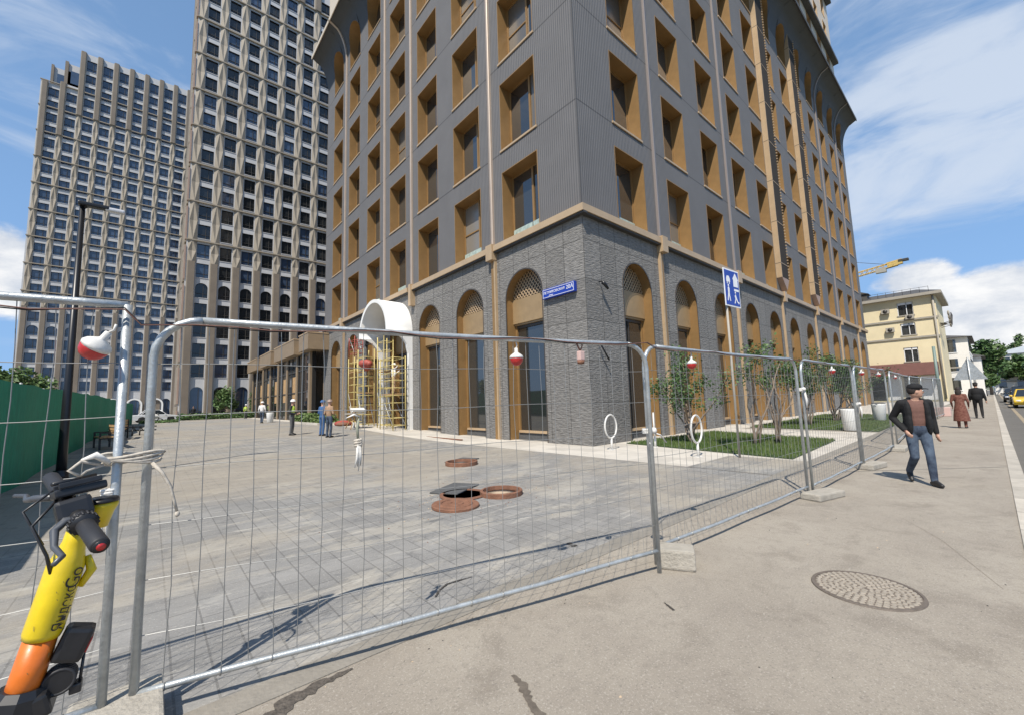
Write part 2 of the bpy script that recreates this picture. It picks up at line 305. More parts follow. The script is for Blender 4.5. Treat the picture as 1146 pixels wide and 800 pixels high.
# ------------------------------------------------------------------ mesh helper
class MB:
    def __init__(s): s.v = []; s.f = []; s.m = []; s.mats = []; s.smooth = []
    def mi(s, m):
        if m not in s.mats: s.mats.append(m)
        return s.mats.index(m)
    def poly(s, pts, m, sm=False):
        i = len(s.v); s.v += [tuple(p) for p in pts]; s.f.append(tuple(range(i, i + len(pts)))); s.m.append(s.mi(m)); s.smooth.append(sm)
    def raw(s, vs, fs, m, sm=False):
        i = len(s.v); s.v += [tuple(p) for p in vs]; k = s.mi(m)
        for f in fs: s.f.append(tuple(i + a for a in f)); s.m.append(k); s.smooth.append(sm)
    def box(s, x0, y0, z0, x1, y1, z1, m, rot=None, about=None):
        x0, x1 = min(x0, x1), max(x0, x1); y0, y1 = min(y0, y1), max(y0, y1); z0, z1 = min(z0, z1), max(z0, z1)
        vs = [Vector(p) for p in ((x0, y0, z0), (x1, y0, z0), (x1, y1, z0), (x0, y1, z0), (x0, y0, z1), (x1, y0, z1), (x1, y1, z1), (x0, y1, z1))]
        if rot is not None:
            c = Vector(about) if about else sum(vs, Vector()) / 8
            vs = [c + rot @ (p - c) for p in vs]
        s.raw(vs, [(0, 3, 2, 1), (4, 5, 6, 7), (0, 1, 5, 4), (1, 2, 6, 5), (2, 3, 7, 6), (3, 0, 4, 7)], m)
    def bbox(s, x0, y0, z0, x1, y1, z1, m, b=0.02, rot=None):
        """box with bevelled edges"""
        bm = bmesh.new(); bmesh.ops.create_cube(bm, size=1)
        for v in bm.verts: v.co = Vector(((x0 + x1) / 2 + v.co.x * abs(x1 - x0), (y0 + y1) / 2 + v.co.y * abs(y1 - y0), (z0 + z1) / 2 + v.co.z * abs(z1 - z0)))
        bmesh.ops.bevel(bm, geom=list(bm.edges), offset=b, segments=2, affect='EDGES', profile=0.6)
        c = Vector(((x0 + x1) / 2, (y0 + y1) / 2, (z0 + z1) / 2))
        vs = [(c + rot @ (v.co - c)) if rot else v.co.copy() for v in bm.verts]; bm.verts.index_update()
        s.raw(vs, [[v.index for v in f.verts] for f in bm.faces], m); bm.free()
    def tube(s, pts, r, n, m, closed=False, caps=True, sm=True, flat=1.0):
        pts = [Vector(p) for p in pts]; rs = r if isinstance(r, (list, tuple)) else [r] * len(pts)
        k = len(pts); vs = []; prev = None
        for i, p in enumerate(pts):
            a = pts[(i - 1) % k] if (i or closed) else p; c = pts[(i + 1) % k] if (i < k - 1 or closed) else p
            d = (c - a)
            if d.length < 1e-9: d = Vector((0, 0, 1))
            d.normalize()
            if prev is None:
                q = Vector((0, 0, 1)) if abs(d.z) < 0.9 else Vector((1, 0, 0))
                u = d.cross(q).normalized()
            else: u = (prev - d * prev.dot(d)).normalized()
            prev = u; v = d.cross(u)
            for j in range(n):
                t_ = 2 * PI * j / n; vs.append(p + u * math.cos(t_) * rs[i] + v * math.sin(t_) * rs[i] * flat)
        fs = []
        for i in range(k if closed else k - 1):
            for j in range(n):
                a = i * n + j; b_ = i * n + (j + 1) % n; c = ((i + 1) % k) * n + (j + 1) % n; d_ = ((i + 1) % k) * n + j
                fs.append((a, b_, c, d_))
        if caps and not closed: fs.append(tuple(reversed(range(n)))); fs.append(tuple((k - 1) * n + j for j in range(n)))
        s.raw(vs, fs, m, sm)
    def lathe(s, prof, n, m, o=(0, 0, 0), sm=True, mx=None, sx=1, sy=1):
        vs = []; o = Vector(o); mx = mx or Matrix.Identity(3)
        for r, z in prof:
            for j in range(n): vs.append(o + mx @ Vector((r * sx * math.cos(2 * PI * j / n), r * sy * math.sin(2 * PI * j / n), z)))
        fs = []
        for i in range(len(prof) - 1):
            for j in range(n): fs.append((i * n + j, i * n + (j + 1) % n, (i + 1) * n + (j + 1) % n, (i + 1) * n + j))
        if prof[0][0] > 1e-6: fs.append(tuple(reversed(range(n))))
        if prof[-1][0] > 1e-6: fs.append(tuple((len(prof) - 1) * n + j for j in range(n)))
        s.raw(vs, fs, m, sm)
    def ell(s, c, rx, ry, rz, m, n=12, k=8, rot=None):
        pr = [(math.sin(PI * i / k), -math.cos(PI * i / k)) for i in range(k + 1)]
        vs = []; c = Vector(c)
        for r, z in pr:
            for j in range(n):
                p = Vector((r * math.cos(2 * PI * j / n) * rx, r * math.sin(2 * PI * j / n) * ry, z * rz))
                vs.append(c + (rot @ p if rot else p))
        fs = [(i * n + j, i * n + (j + 1) % n, (i + 1) * n + (j + 1) % n, (i + 1) * n + j) for i in range(k) for j in range(n)]
        s.raw(vs, fs, m, True)
    def prism(s, outline, z0, z1, m, up='z', wall=None):
        """outline of 2D points extruded along an axis"""
        def P(a, b_, c): return (a, b_, c) if up == 'z' else ((a, c, b_) if up == 'y' else (c, a, b_))
        n = len(outline); lo = [P(a, b_, z0) for a, b_ in outline]; hi = [P(a, b_, z1) for a, b_ in outline]
        s.raw(lo + hi, [tuple(reversed(range(n))), tuple(range(n, 2 * n))] + [(i, (i + 1) % n, n + (i + 1) % n, n + i) for i in range(n)], m)
    def mesh(s, name):
        me = bpy.data.meshes.new(name); me.from_pydata(s.v, [], s.f); me.update()
        for m in s.mats: me.materials.append(m)
        me.polygons.foreach_set('material_index', s.m); me.polygons.foreach_set('use_smooth', s.smooth)
        return me
    def build(s, name, parent=None, loc=(0, 0, 0), rz=0.0, world=False, recalc=True):
        """world=True: the points are world points and parent stands unrotated somewhere"""
        me = s.mesh(name)
        if recalc:
            bm = bmesh.new(); bm.from_mesh(me); bmesh.ops.remove_doubles(bm, verts=bm.verts, dist=1e-5)
            bmesh.ops.recalc_face_normals(bm, faces=bm.faces); bm.to_mesh(me); bm.free()
        o = bpy.data.objects.new(name, me); COL.objects.link(o)
        if parent: o.parent = parent
        if world and parent:
            q = Vector((0, 0, 0)); p = parent
            while p: q += p.location; p = p.parent
            me.transform(Matrix.Translation(-q))
        o.location = loc; o.rotation_euler.z = rz
        return o

def tag(o, label=None, cat=None, group=None, kind=None):
    if label: o['label'] = label
    if cat: o['category'] = cat
    if group: o['group'] = group
    if kind: o['kind'] = kind
    return o
def thing(name, label, cat, loc=(0, 0, 0), rz=0.0, group=None):
    o = bpy.data.objects.new(name, None); COL.objects.link(o); o.empty_display_size = 0.2
    o.location = loc; o.rotation_euler.z = rz
    return tag(o, label, cat, group)
def link_copy(o, parent=None, loc=None):
    c = o.copy(); COL.objects.link(c); c.parent = parent
    if loc is not None: c.location = loc
    for ch in o.children: link_copy(ch, c)
    return c
def copy_thing(o, loc, rz, label, scale=None):
    c = link_copy(o, None, loc); c.rotation_euler.z = rz; c['label'] = label
    if scale: c.scale = scale
    return c
def evaluated(me, mods):
    """mesh after a list of (type, settings) modifiers"""
    o = bpy.data.objects.new('tmp', me); COL.objects.link(o)
    for ty, st in mods:
        md = o.modifiers.new(ty, ty)
        for k, v in st.items(): setattr(md, k, v)
    dg = bpy.context.evaluated_depsgraph_get()
    r = bpy.data.meshes.new_from_object(o.evaluated_get(dg))
    bpy.data.objects.remove(o); return r
def text_mesh(name, body, size, m, depth=0.003, space=1.0):
    c = bpy.data.curves.new(name, 'FONT'); c.body = body; c.size = size; c.extrude = depth; c.align_x = 'CENTER'; c.align_y = 'CENTER'; c.space_character = space
    o = bpy.data.objects.new('tmp', c); COL.objects.link(o)
    dg = bpy.context.evaluated_depsgraph_get(); me = bpy.data.meshes.new_from_object(o.evaluated_get(dg)); bpy.data.objects.remove(o)
    me.name = name; me.materials.clear(); me.materials.append(m); return me
def mesh_obj(name, me, parent=None, loc=(0, 0, 0), rz=0.0):
    o = bpy.data.objects.new(name, me); COL.objects.link(o); o.parent = parent; o.location = loc; o.rotation_euler.z = rz; return o

# ------------------------------------------------------------------ ground
def sst(t): t = max(0, min(1, t)); return t * t * (3 - 2 * t)
def gz(x, y): return 0.40 * sst((y - 5) / 17.0) + 0.10 * sst((y - 20) / 40)
def sheet(name, x0, y0, x1, y1, z, m, nx=1, ny=1, follow=False, parent=None):
    b_ = MB(); vs = []
    for j in range(ny + 1):
        for i in range(nx + 1):
            x = x0 + (x1 - x0) * i / nx; y = y0 + (y1 - y0) * j / ny
            vs.append((x, y, z + (gz(x, y) if follow else 0)))
    fs = [(j * (nx + 1) + i, j * (nx + 1) + i + 1, (j + 1) * (nx + 1) + i + 1, (j + 1) * (nx + 1) + i) for j in range(ny) for i in range(nx)]
    b_.raw(vs, fs, m, follow); return b_.build(name, parent)
tag(sheet('ground', -1500, -1500, 2500, 2500, -0.30, farg), kind='structure')
tag(sheet('plaza_paving', -60, -6.02, 60, 140, 0.0, pav, 2, 73, True), kind='structure')
tag(sheet('sidewalk', -40, -9.05, 300, -6.22, 0.0, asph), kind='structure')
# asphalt that continues behind the photographer, with the joint line across the footway
b_ = MB(); b_.box(-60, -9.05, -0.25, -40, -6.22, 0.0, asph); tag(b_.build('sidewalk'), kind='structure')
b_ = MB(); b_.box(-60, -6.22, -0.2, 300, -6.02, 0.006, kerb_m); tag(b_.build('edging_strip'), kind='structure')
b_ = MB(); b_.box(-40, -9.22, -0.25, 300, -9.05, 0.012, kerb_m); tag(b_.build('kerb'), kind='structure')
tag(sheet('road', -60, -22, 300, -9.22, -0.13, road_m), kind='structure')
b_ = MB(); b_.box(-60, -22.3, -0.25, 300, -22, 0.0, kerb_m); tag(b_.build('kerb'), kind='structure')
tag(sheet('sidewalk', -60, -30, 300, -22.3, 0.0, asph), kind='structure')
gut = mat('gutter_line', (0.30, 0.24, 0.16), 0.9, 0, 0.2, 5)
tag(sheet('gutter_line', -40, -9.95, 300, -9.80, -0.126, gut), kind='structure')
b_ = MB()
for k in range(30): b_.box(-20 + k * 9, -15.6, -0.126, -17 + k * 9, -15.48, -0.124, white_s)
tag(b_.build('lane_marking'), kind='structure')
# joint strip across the footway and worn lines
b_ = MB(); b_.poly([(-0.9, -6.9, 0.004), (-0.82, -6.9, 0.004), (1.62, -9.04, 0.004), (1.54, -9.04, 0.004)], kerb_m); tag(b_.build('footway_joint'), kind='structure')
# pale granite round the building
b_ = MB()
def gp(x, y, dz): return (x, y, dz + gz(x, y))
ys = [-3.6 + (60 + 3.6) * k / 40 for k in range(41)]
for a, c in zip(ys, ys[1:]): b_.poly([gp(-2.1, a, .004), gp(0.3, a, .004), gp(0.3, c, .004), gp(-2.1, c, .004)], granite)
b_.poly([(0.3, -3.6, .004), (7.6, -3.6, .004), (7.6, 0.3, .004), (0.3, 0.3, .004)], granite)
b_.poly([(-2.1, -6.02, .004), (9.4, -6.02, .004), (9.4, -3.6, .004), (-2.1, -3.6, .004)], granite)
b_.poly([(7.6, -3.6, .004), (9.4, -3.6, .004), (9.4, 0.3, .004), (7.6, 0.3, .004)], granite)
b_.poly([(9.4, -1.2, .004), (60, -1.2, .004), (60, 0.3, .004), (9.4, 0.3, .004)], granite)
b_.poly([(24, -6.02, .004), (60, -6.02, .004), (60, -1.2, .004), (24, -1.2, .004)], granite)
tag(b_.build('granite_path'), kind='structure')
# plaza wedge of pavers in front of the granite on the street side
tag(sheet('paver_wedge', -2.1, -6.02, 0.2, -4.3, 0.008, pav), kind='structure')

# lawns: a soil sheet and real blades
def lawn(name, quad, seed):
    rnd = random.Random(seed); (a, b1, c, d) = [Vector((*q, 0)) for q in quad]
    bb = MB(); bb.prism([(p.x, p.y) for p in (a, b1, c, d)], -0.05, 0.03, soil)
    area = abs((c - a).cross(d - b1).z) / 2
    for k in range(int(min(26000, area * 560))):
        u, v = rnd.random(), rnd.random(); p = a.lerp(b1, u).lerp(d.lerp(c, u), v); h = rnd.uniform(.04, .11); t_ = rnd.uniform(0, PI); wx, wy = math.cos(t_) * .012, math.sin(t_) * .012
        lx, ly = rnd.uniform(-.03, .03), rnd.uniform(-.03, .03)
        bb.poly([(p.x - wx, p.y - wy, .028), (p.x + wx, p.y + wy, .028), (p.x + lx, p.y + ly, .028 + h)], grassm)
    return tag(bb.build(name, recalc=False), kind='stuff')
def lab(o, l, c): o['label'] = l; o['category'] = c; return o
lab(lawn('lawn', [(0.35, -5.7), (5.5, -5.5), (7.2, -0.9), (1.3, -0.42)], 1), 'trimmed green lawn at the corner of the grey building', 'lawn')
lab(lawn('lawn', [(9.77, -6.0), (24, -6.0), (24, -1.2), (10.5, -1.2)], 2), 'farther green lawn with young shrubs and white tubs beside it', 'lawn')

# ------------------------------------------------------------------ corner building
BLD = thing('corner_building', 'tall grey ribbed corner building with golden window reveals and stone arcade', 'building')
FLOOR, S1, T1 = 4.22, 8.52, 11.72
UL = [2.11 + 3.85 * k for k in range(7)]; WL = 2.26          # left face: window starts along y
UR = [2.27 + 4.12 * k for k in range(12)]; WR = 2.14         # right face: along x
ENDL, ENDR = 29.4, 51.3
def mapL(u, d, z): return (d, u, z)
def mapR(u, d, z): return (u, d, z)
ARC_S, ARC_R = 32.0, None
def cove(z):
    """how far the wall leans out at height z"""
    if z < 31.0 or z > 33.9001: return 0.0
    t_ = (z - 31.0) / 2.9; return 1.5 * (1 - math.sqrt(max(0, 1 - t_ * t_)))
def wall(mp, spans, z0, z1, holes, m, warp=False, zcuts=()):
    """spans: total u range; holes: (u0,u1,za,zb,arched) -> faces around the openings, d = 0"""
    bb = MB(); us = sorted({spans[0], spans[1], *[h[0] for h in holes], *[h[1] for h in holes]})
    def q(u0, u1, a, c, n=1):
        if c - a < 1e-6: return
        if warp and a < 31.2 < c: q(u0, u1, a, 31.2); q(u0, u1, 31.2, c); return
        m_ = covem if warp and a > 31.1 else m  # wall colour darkened where the overhang would shade the cladding
        n = max(1, int((c - a) / 0.25)) if warp and c > 31 else 1
        for i in range(n):
            lo = a + (c - a) * i / n; hi = a + (c - a) * (i + 1) / n
            bb.poly([mp(u0, -cove(lo) if warp else 0, lo), mp(u1, -cove(lo) if warp else 0, lo), mp(u1, -cove(hi) if warp else 0, hi), mp(u0, -cove(hi) if warp else 0, hi)], m_, warp)
    for u0, u1 in zip(us, us[1:]):
        hs = sorted([h for h in holes if h[0] <= u0 + 1e-6 and h[1] >= u1 - 1e-6], key=lambda h: h[2])
        z = z0
        for h in hs:
            q(u0, u1, z, h[2]); z = h[3]
            if h[4]:
                r = (h[1] - h[0]) / 2; cx = (h[0] + h[1]) / 2; n = 14; top = h[3]
                for k in range(n):
                    a = PI - PI * k / n; c = PI - PI * (k + 1) / n
                    ua, ub = cx + r * math.cos(a), cx + r * math.cos(c); za, zb = top - r + r * math.sin(a), top - r + r * math.sin(c)
                    if warp: bb.poly([mp(ua, -cove(za), za), mp(ub, -cove(zb), zb), mp(ub, -cove(top + .02), top + .02), mp(ua, -cove(top + .02), top + .02)], covem)
                    else: bb.poly([mp(ua, 0, za), mp(ub, 0, zb), mp(ub, 0, top + .02), mp(ua, 0, top + .02)], m)
                z = top + .02
        q(u0, u1, z, z1)
    return bb
BT = 7.04                      # top of the arcade arches
for mp, U, W, END, nm in ((mapL, UL, WL, ENDL, 'L'), (mapR, UR, WR, ENDR, 'R')):
    off = 0.0
    wall(mp, (0, END), -0.05, 8.2, [(u, u + W, -0.05, BT, True) for u in U], stone).build('stone_base', BLD)
    hs = []
    for u in U:
        for k in range(5): hs.append((u, u + W, S1 + FLOOR * k, T1 + FLOOR * k, False))
        hs.append((u, u + W, 29.62, 32.9, True))
    wall(mp, (0, END), 8.44, 33.9, hs, clad, warp=True).build('ribbed_wall', BLD)
    # upper block above the flared cornice
    hs = [(u, u + W * .8, 35.0 + 4.1 * k, 38.0 + 4.1 * k, False) for u in U for k in range(5)]
    ub = wall(lambda u, d, z: mp(u, d - 0.02, z), (0, END), 33.9, 56, hs, cream); ub.build('upper_wall', BLD)
# hidden faces, roof
bb = MB(); bb.poly([(ENDR, 0, 0), (ENDR, 29.4, 0), (ENDR, 29.4, 56), (ENDR, 0, 56)], clad); bb.poly([(0, ENDL, 0), (ENDR, ENDL, 0), (ENDR, ENDL, 56), (0, ENDL, 56)], clad)
bb.poly([(0, 0, 56), (ENDR, 0, 56), (ENDR, ENDL, 56), (0, ENDL, 56)], covem)
bb.build('rear_wall', BLD)
# floors inside so that openings are not see-through
bb = MB(); bb.box(0.72, 0.72, -0.3, ENDR - .2, ENDL - .2, 55.9, holeb); bb.build('inner_core', BLD)
# edge of the flared cornice (lip coloured pale as sunlit on the left, dark on the right), its flat top and end cheeks
bb = MB()
bb.box(-1.52, -1.52, 33.88, ENDR, -0.02, 34.05, covem); bb.box(-1.52, -0.02, 33.88, -0.02, ENDL, 34.05, covem)
for a, c in ((-1.56, ENDR + .02),): bb.box(a, -1.56, 33.80, c, -1.50, 34.10, covem)
bb.box(-1.56, -1.50, 33.80, -1.50, ENDL + .02, 34.10, cream)
for k in range(8):
    z_a, z_b = 31 + 2.9 * k / 8, 31 + 2.9 * (k + 1) / 8
    bb.poly([(ENDR, 0, z_a), (ENDR, -cove(z_a), z_a), (ENDR, -cove(z_b), z_b), (ENDR, 0, z_b)], covem)
    bb.poly([(0, ENDL, z_a), (-cove(z_a), ENDL, z_a), (-cove(z_b), ENDL, z_b), (0, ENDL, z_b)], covem)
    # the two coves meet at the corner
    a, c = cove(z_a), cove(z_b)
    bb.poly([(0, -a, z_a), (-a, -a, z_a), (-c, -c, z_b), (0, -c, z_b)], covem, True); bb.poly([(-a, 0, z_a), (-a, -a, z_a), (-c, -c, z_b), (-c, 0, z_b)], covem, True)
bb.build('flared_cornice', BLD)
for z in (42.0, 50.3):
    bb = MB(); bb.box(-0.55, -0.55, z, ENDR, -0.03, z + .35, covem); bb.box(-0.55, -0.03, z, -0.03, ENDL, z + .35, covem); bb.build('string_course', BLD)
# vertical trims
TL_ = [5.10, 12.85, 16.70, 24.40]; TRR = [5.30, 13.60, 38.35, 46.6]; FINS = [21.02, 29.26]
pinktrim = mat('pale_pink_metal', (0.46, 0.37, 0.30), 0.45, 0.2, 0.06, 2)
def ribs(mp, u, wd, trimm, z_top=33.9):
    bb = MB()
    def P(u_, d, z): return mp(u_, d, z)
    zs = [8.5, 31.0] + [31.0 + 2.9 * k / 8 for k in range(1, 9)]
    for a, c in zip(zs, zs[1:]):
        pa, pc = cove(a) + .10, cove(c) + .10
        for (u0, u1, d0, d1) in ((u - wd / 2, u + wd / 2, 1, 1),):
            bb.poly([P(u0, -pa, a), P(u1, -pa, a), P(u1, -pc, c), P(u0, -pc, c)], trimm, True)
            bb.poly([P(u0, -pa, a), P(u0, -pc, c), P(u0, -cove(c) + .01, c), P(u0, -cove(a) + .01, a)], trimm)
            bb.poly([P(u1, -pa, a), P(u1, -pc, c), P(u1, -cove(c) + .01, c), P(u1, -cove(a) + .01, a)], trimm)
    return bb
for u in TL_: ribs(mapL, u, .20, pinktrim).build('vertical_trim', BLD)
for u in TRR: ribs(mapR, u, .15, mat('grey_pink_metal', (0.27, 0.235, 0.22), 0.45, 0.2) if 'grey_pink_metal' not in MATS else MATS['grey_pink_metal']).build('vertical_trim', BLD)
def lowtrim(mp, u, wd):
    bb = MB(); a = mp(u - wd / 2, -.09, -.05); c = mp(u + wd / 2, .01, 8.0); bb.box(*a, *c, gold)
    a = mp(u - wd / 2 - .10, -.13, -.05); c = mp(u - wd / 2 - .02, .01, 8.0); bb.box(*a, *c, trimm)
    a = mp(u - wd / 2 - .12, -.30, 7.85); c = mp(u + wd / 2 + .12, .01, 8.55); bb.box(*a, *c, trimm)
    return bb
for u in TL_: 
    if not 12.5 < u < 17.2: lowtrim(mapL, u, .2).build('corner_bead', BLD)
for u in TRR + FINS: lowtrim(mapR, u + (.6 if u in FINS else 0), .2).build('corner_bead', BLD)
for y in (12.68, 17.25):
    bb = MB(); bb.box(-.30, y - .14, 7.3, .01, y + .14, 8.56, trimm); bb.build('corner_bead', BLD)
# cornice band over the arcade, cut at the trims
def band(mp, END, cuts, first):
    edges = [first] + [c for t_ in cuts for c in (t_ - .24, t_ + .24)] + [END]
    bb = MB()
    for a, c in zip(edges[::2], edges[1::2]):
        p = mp(a, -.24, 8.21); q_ = mp(c, .02, 8.47); bb.box(*p, *q_, trimm)
        p = mp(a, -.19, 8.14); q_ = mp(c, .02, 8.21); bb.box(*p, *q_, framed)
    return bb
band(mapL, ENDL, TL_, -.24).build('cornice_band', BLD)
band(mapR, ENDR, sorted(TRR[:2] + [f + .6 for f in FINS] + TRR[2:]), .02).build('cornice_band', BLD)
# fins with perforated dark faces
for u in FINS:
    bb = MB(); z0, z1 = 9.5, 36.0
    bb.box(u, -.34, z0, u + .06, .02, z1, trimm)
    for k in range(9): bb.box(u - .004, -.345, z0 + k * 3 + 1.0, u + .062, .0, z0 + k * 3 + 1.03, framed)
    bb.poly([(u, -.34, z0), (u + .8, -.36, z0 - .85), (u + 1.5, -.34, z0)], pinkc); bb.poly([(u, .0, z0), (u + .8, -.02, z0 - .85), (u + 1.5, .0, z0)], pinkc)
    bb.poly([(u, -.34, z0), (u + .8, -.36, z0 - .85), (u + .8, -.02, z0 - .85), (u, 0, z0)], pinkc); bb.poly([(u + 1.5, -.34, z0), (u + .8, -.36, z0 - .85), (u + .8, -.02, z0 - .85), (u + 1.5, 0, z0)], pinkc)
    fin = bb.build('facade_fin', BLD)
    bb = MB(); bb.box(u + .06, -.33, z0, u + 1.5, -.02, z1, darkmesh)
    for k in range(120): bb.box(u + 1.44, -.40, z0 + .1 + k * .22, u + 1.56, -.33, z0 + .16 + k * .22, trimm)
    for k in range(9): bb.box(u + .06, -.345, z0 + k * 3 + 1.0, u + 1.5, -.328, z0 + k * 3 + 1.04, trimm)
    bb.build('perforated_panel', fin)

def arch_pts(W, top, n=14, inset=0.0, bottom=0.0):
    r = W / 2 - inset; return [(W / 2 + r * math.cos(PI * k / n), top - W / 2 + r * math.sin(PI * k / n)) for k in range(n + 1)]
DEP = 0.68
def window_proto(side, W, H, variant, name='window', flare=False):
    mp = mapL if side == 'L' else mapR; S = lambda u, d, z: mp(u, d, z)
    bb = MB()
    def bx(target, u0, d0, z0, u1, d1, z1, m): a = S(u0, d0, z0); c = S(u1, d1, z1); target.box(*a, *c, m)
    bx(bb, 0, -.01, 0, .035, DEP, H, gold); bx(bb, W - .035, -.01, 0, W, DEP, H, gold); bx(bb, .035, -.01, H - .035, W - .035, DEP, H, gold)
    bx(bb, -.04, -.05, -.06, W + .04, DEP, .025, trimm)
    o = bb.build(name, BLD)
    fr = MB(); dz = DEP - .10
    for (u0, z0, u1, z1) in ((.035, .025, .11, H - .035), (W - .11, .025, W - .035, H - .035), (.11, .025, W - .11, .10), (.11, H - .11, W - .11, H - .035)): bx(fr, u0, dz, z0, u1, DEP - .01, z1, gold)
    mu = W * (.40 if side == 'L' else .36); bx(fr, mu - .05, dz - .02, .10, mu + .05, DEP - .01, H - .11, gold)
    if variant == 2: bx(fr, mu + .05, dz, H * .5, W - .11, DEP - .01, H * .5 + .06, gold)
    f = fr.build('frame', o)
    pn = MB(); bx(pn, .05, DEP - .06, .04, mu, DEP - .02, H - .04, glass if variant != 1 else curtain); bx(pn, mu, DEP - .06, .04, W - .05, DEP - .02, H - .04, glass if variant != 2 else curtain); pn.build('pane', o)
    if variant in (0, 2):
        rl = MB(); bx(rl, .11, dz - .06, .10, (mu if variant == 0 else W - .11), dz - .045, .62, filmg)
        if variant == 0: bx(rl, mu + .05, dz - .06, .10, W - .11, dz - .045, .62, filmg)
        rl.build('glass_railing', o)
    return o
protos = {(s, v): window_proto(s, WL if s == 'L' else WR, T1 - S1, v) for s in 'LR' for v in range(3)}
def upper_proto(side):                                   # arched window whose reveal runs out to the leaning wall
    mp = mapL if side == 'L' else mapR; W = WL if side == 'L' else WR; H = 32.9 - 29.62; bb = MB()
    pts = [(W, 0)] + [(u, z) for u, z in arch_pts(W, H)] + [(0, 0)]
    for (u0, z0), (u1, z1) in zip(pts, pts[1:]):
        bb.poly([mp(u0, -cove(29.62 + z0), z0), mp(u1, -cove(29.62 + z1), z1), mp(u1, DEP, z1), mp(u0, DEP, z0)], gold, True)
    a = mp(-.04, -.05, -.06); c = mp(W + .04, DEP, .0); bb.box(*a, *c, trimm)
    o = bb.build('window', BLD)
    fr = MB(); a = mp(W * .38, DEP - .10, .02); c = mp(W * .38 + .08, DEP - .02, H - .1); fr.box(*a, *c, gold); fr.build('frame', o)
    pn = MB(); pn.poly([mp(u, DEP - .03, z) for u, z in pts], glass); pn.build('pane', o); return o
uprotos = {s: upper_proto(s) for s in 'LR'}
def upblock_proto(side):
    mp = mapL if side == 'L' else mapR; W = (WL if side == 'L' else WR) * .8; H = 3.0; bb = MB()
    for (u0, z0, u1, z1) in ((0, 0, .03, H), (W - .03, 0, W, H), (.03, H - .03, W - .03, H), (.03, 0, W - .03, .03)):
        a = mp(u0, -.03, z0); c = mp(u1, .5, z1); bb.box(*a, *c, trimm)
    o = bb.build('window', BLD)
    pn = MB(); pn.poly([mp(u, .45, z) for u, z in ((.02, .02), (W - .02, .02), (W - .02, H - .02), (.02, H - .02))], glass); a = mp(W * .4, .38, .03); c = mp(W * .4 + .07, .46, H - .03); pn.box(*a, *c, framed); pn.build('pane', o); return o
bprotos = {s: upblock_proto(s) for s in 'LR'}
places = []
for s, U, W in (('L', UL, WL), ('R', UR, WR)):
    mp = mapL if s == 'L' else mapR
    for i, u in enumerate(U):
        for k in range(5): places.append((s, u, S1 + FLOOR * k, protos[(s, (i * 5 + k * 7 + (i * k) % 3) % 3)]))
        places.append((s, u, 29.62, uprotos[s]))
        for k in range(5): places.append((s, u, 35.0 + 4.1 * k, bprotos[s]))
def key(p):
    mp = mapL if p[0] == 'L' else mapR; c = mp(p[1] + 1, 0, p[2] + 1.6); d = in_view(*c, 60)
    return d if d else 1000 + p[2]
places.sort(key=key)
rest = MB()
def world_mesh_into(dst, o, off):
    me = o.data
    ms = [m for m in me.materials]
    for p in me.polygons: dst.poly([me.vertices[i].co + Vector(off) for i in p.vertices], ms[p.material_index])
    for ch in o.children: world_mesh_into(dst, ch, off)
for n, (s, u, z, pr) in enumerate(places):
    mp = mapL if s == 'L' else mapR; loc = mp(u, -0.02 if pr is bprotos[s] else 0, z)
    if n < 96: link_copy(pr, BLD, loc)
    else: world_mesh_into(rest, pr, loc)
tag(rest.build('window', BLD, recalc=False), kind='stuff')
def kill(o):
    for c in list(o.children): kill(c)
    bpy.data.objects.remove(o)
for o in list(protos.values()) + list(uprotos.values()) + list(bprotos.values()): kill(o)

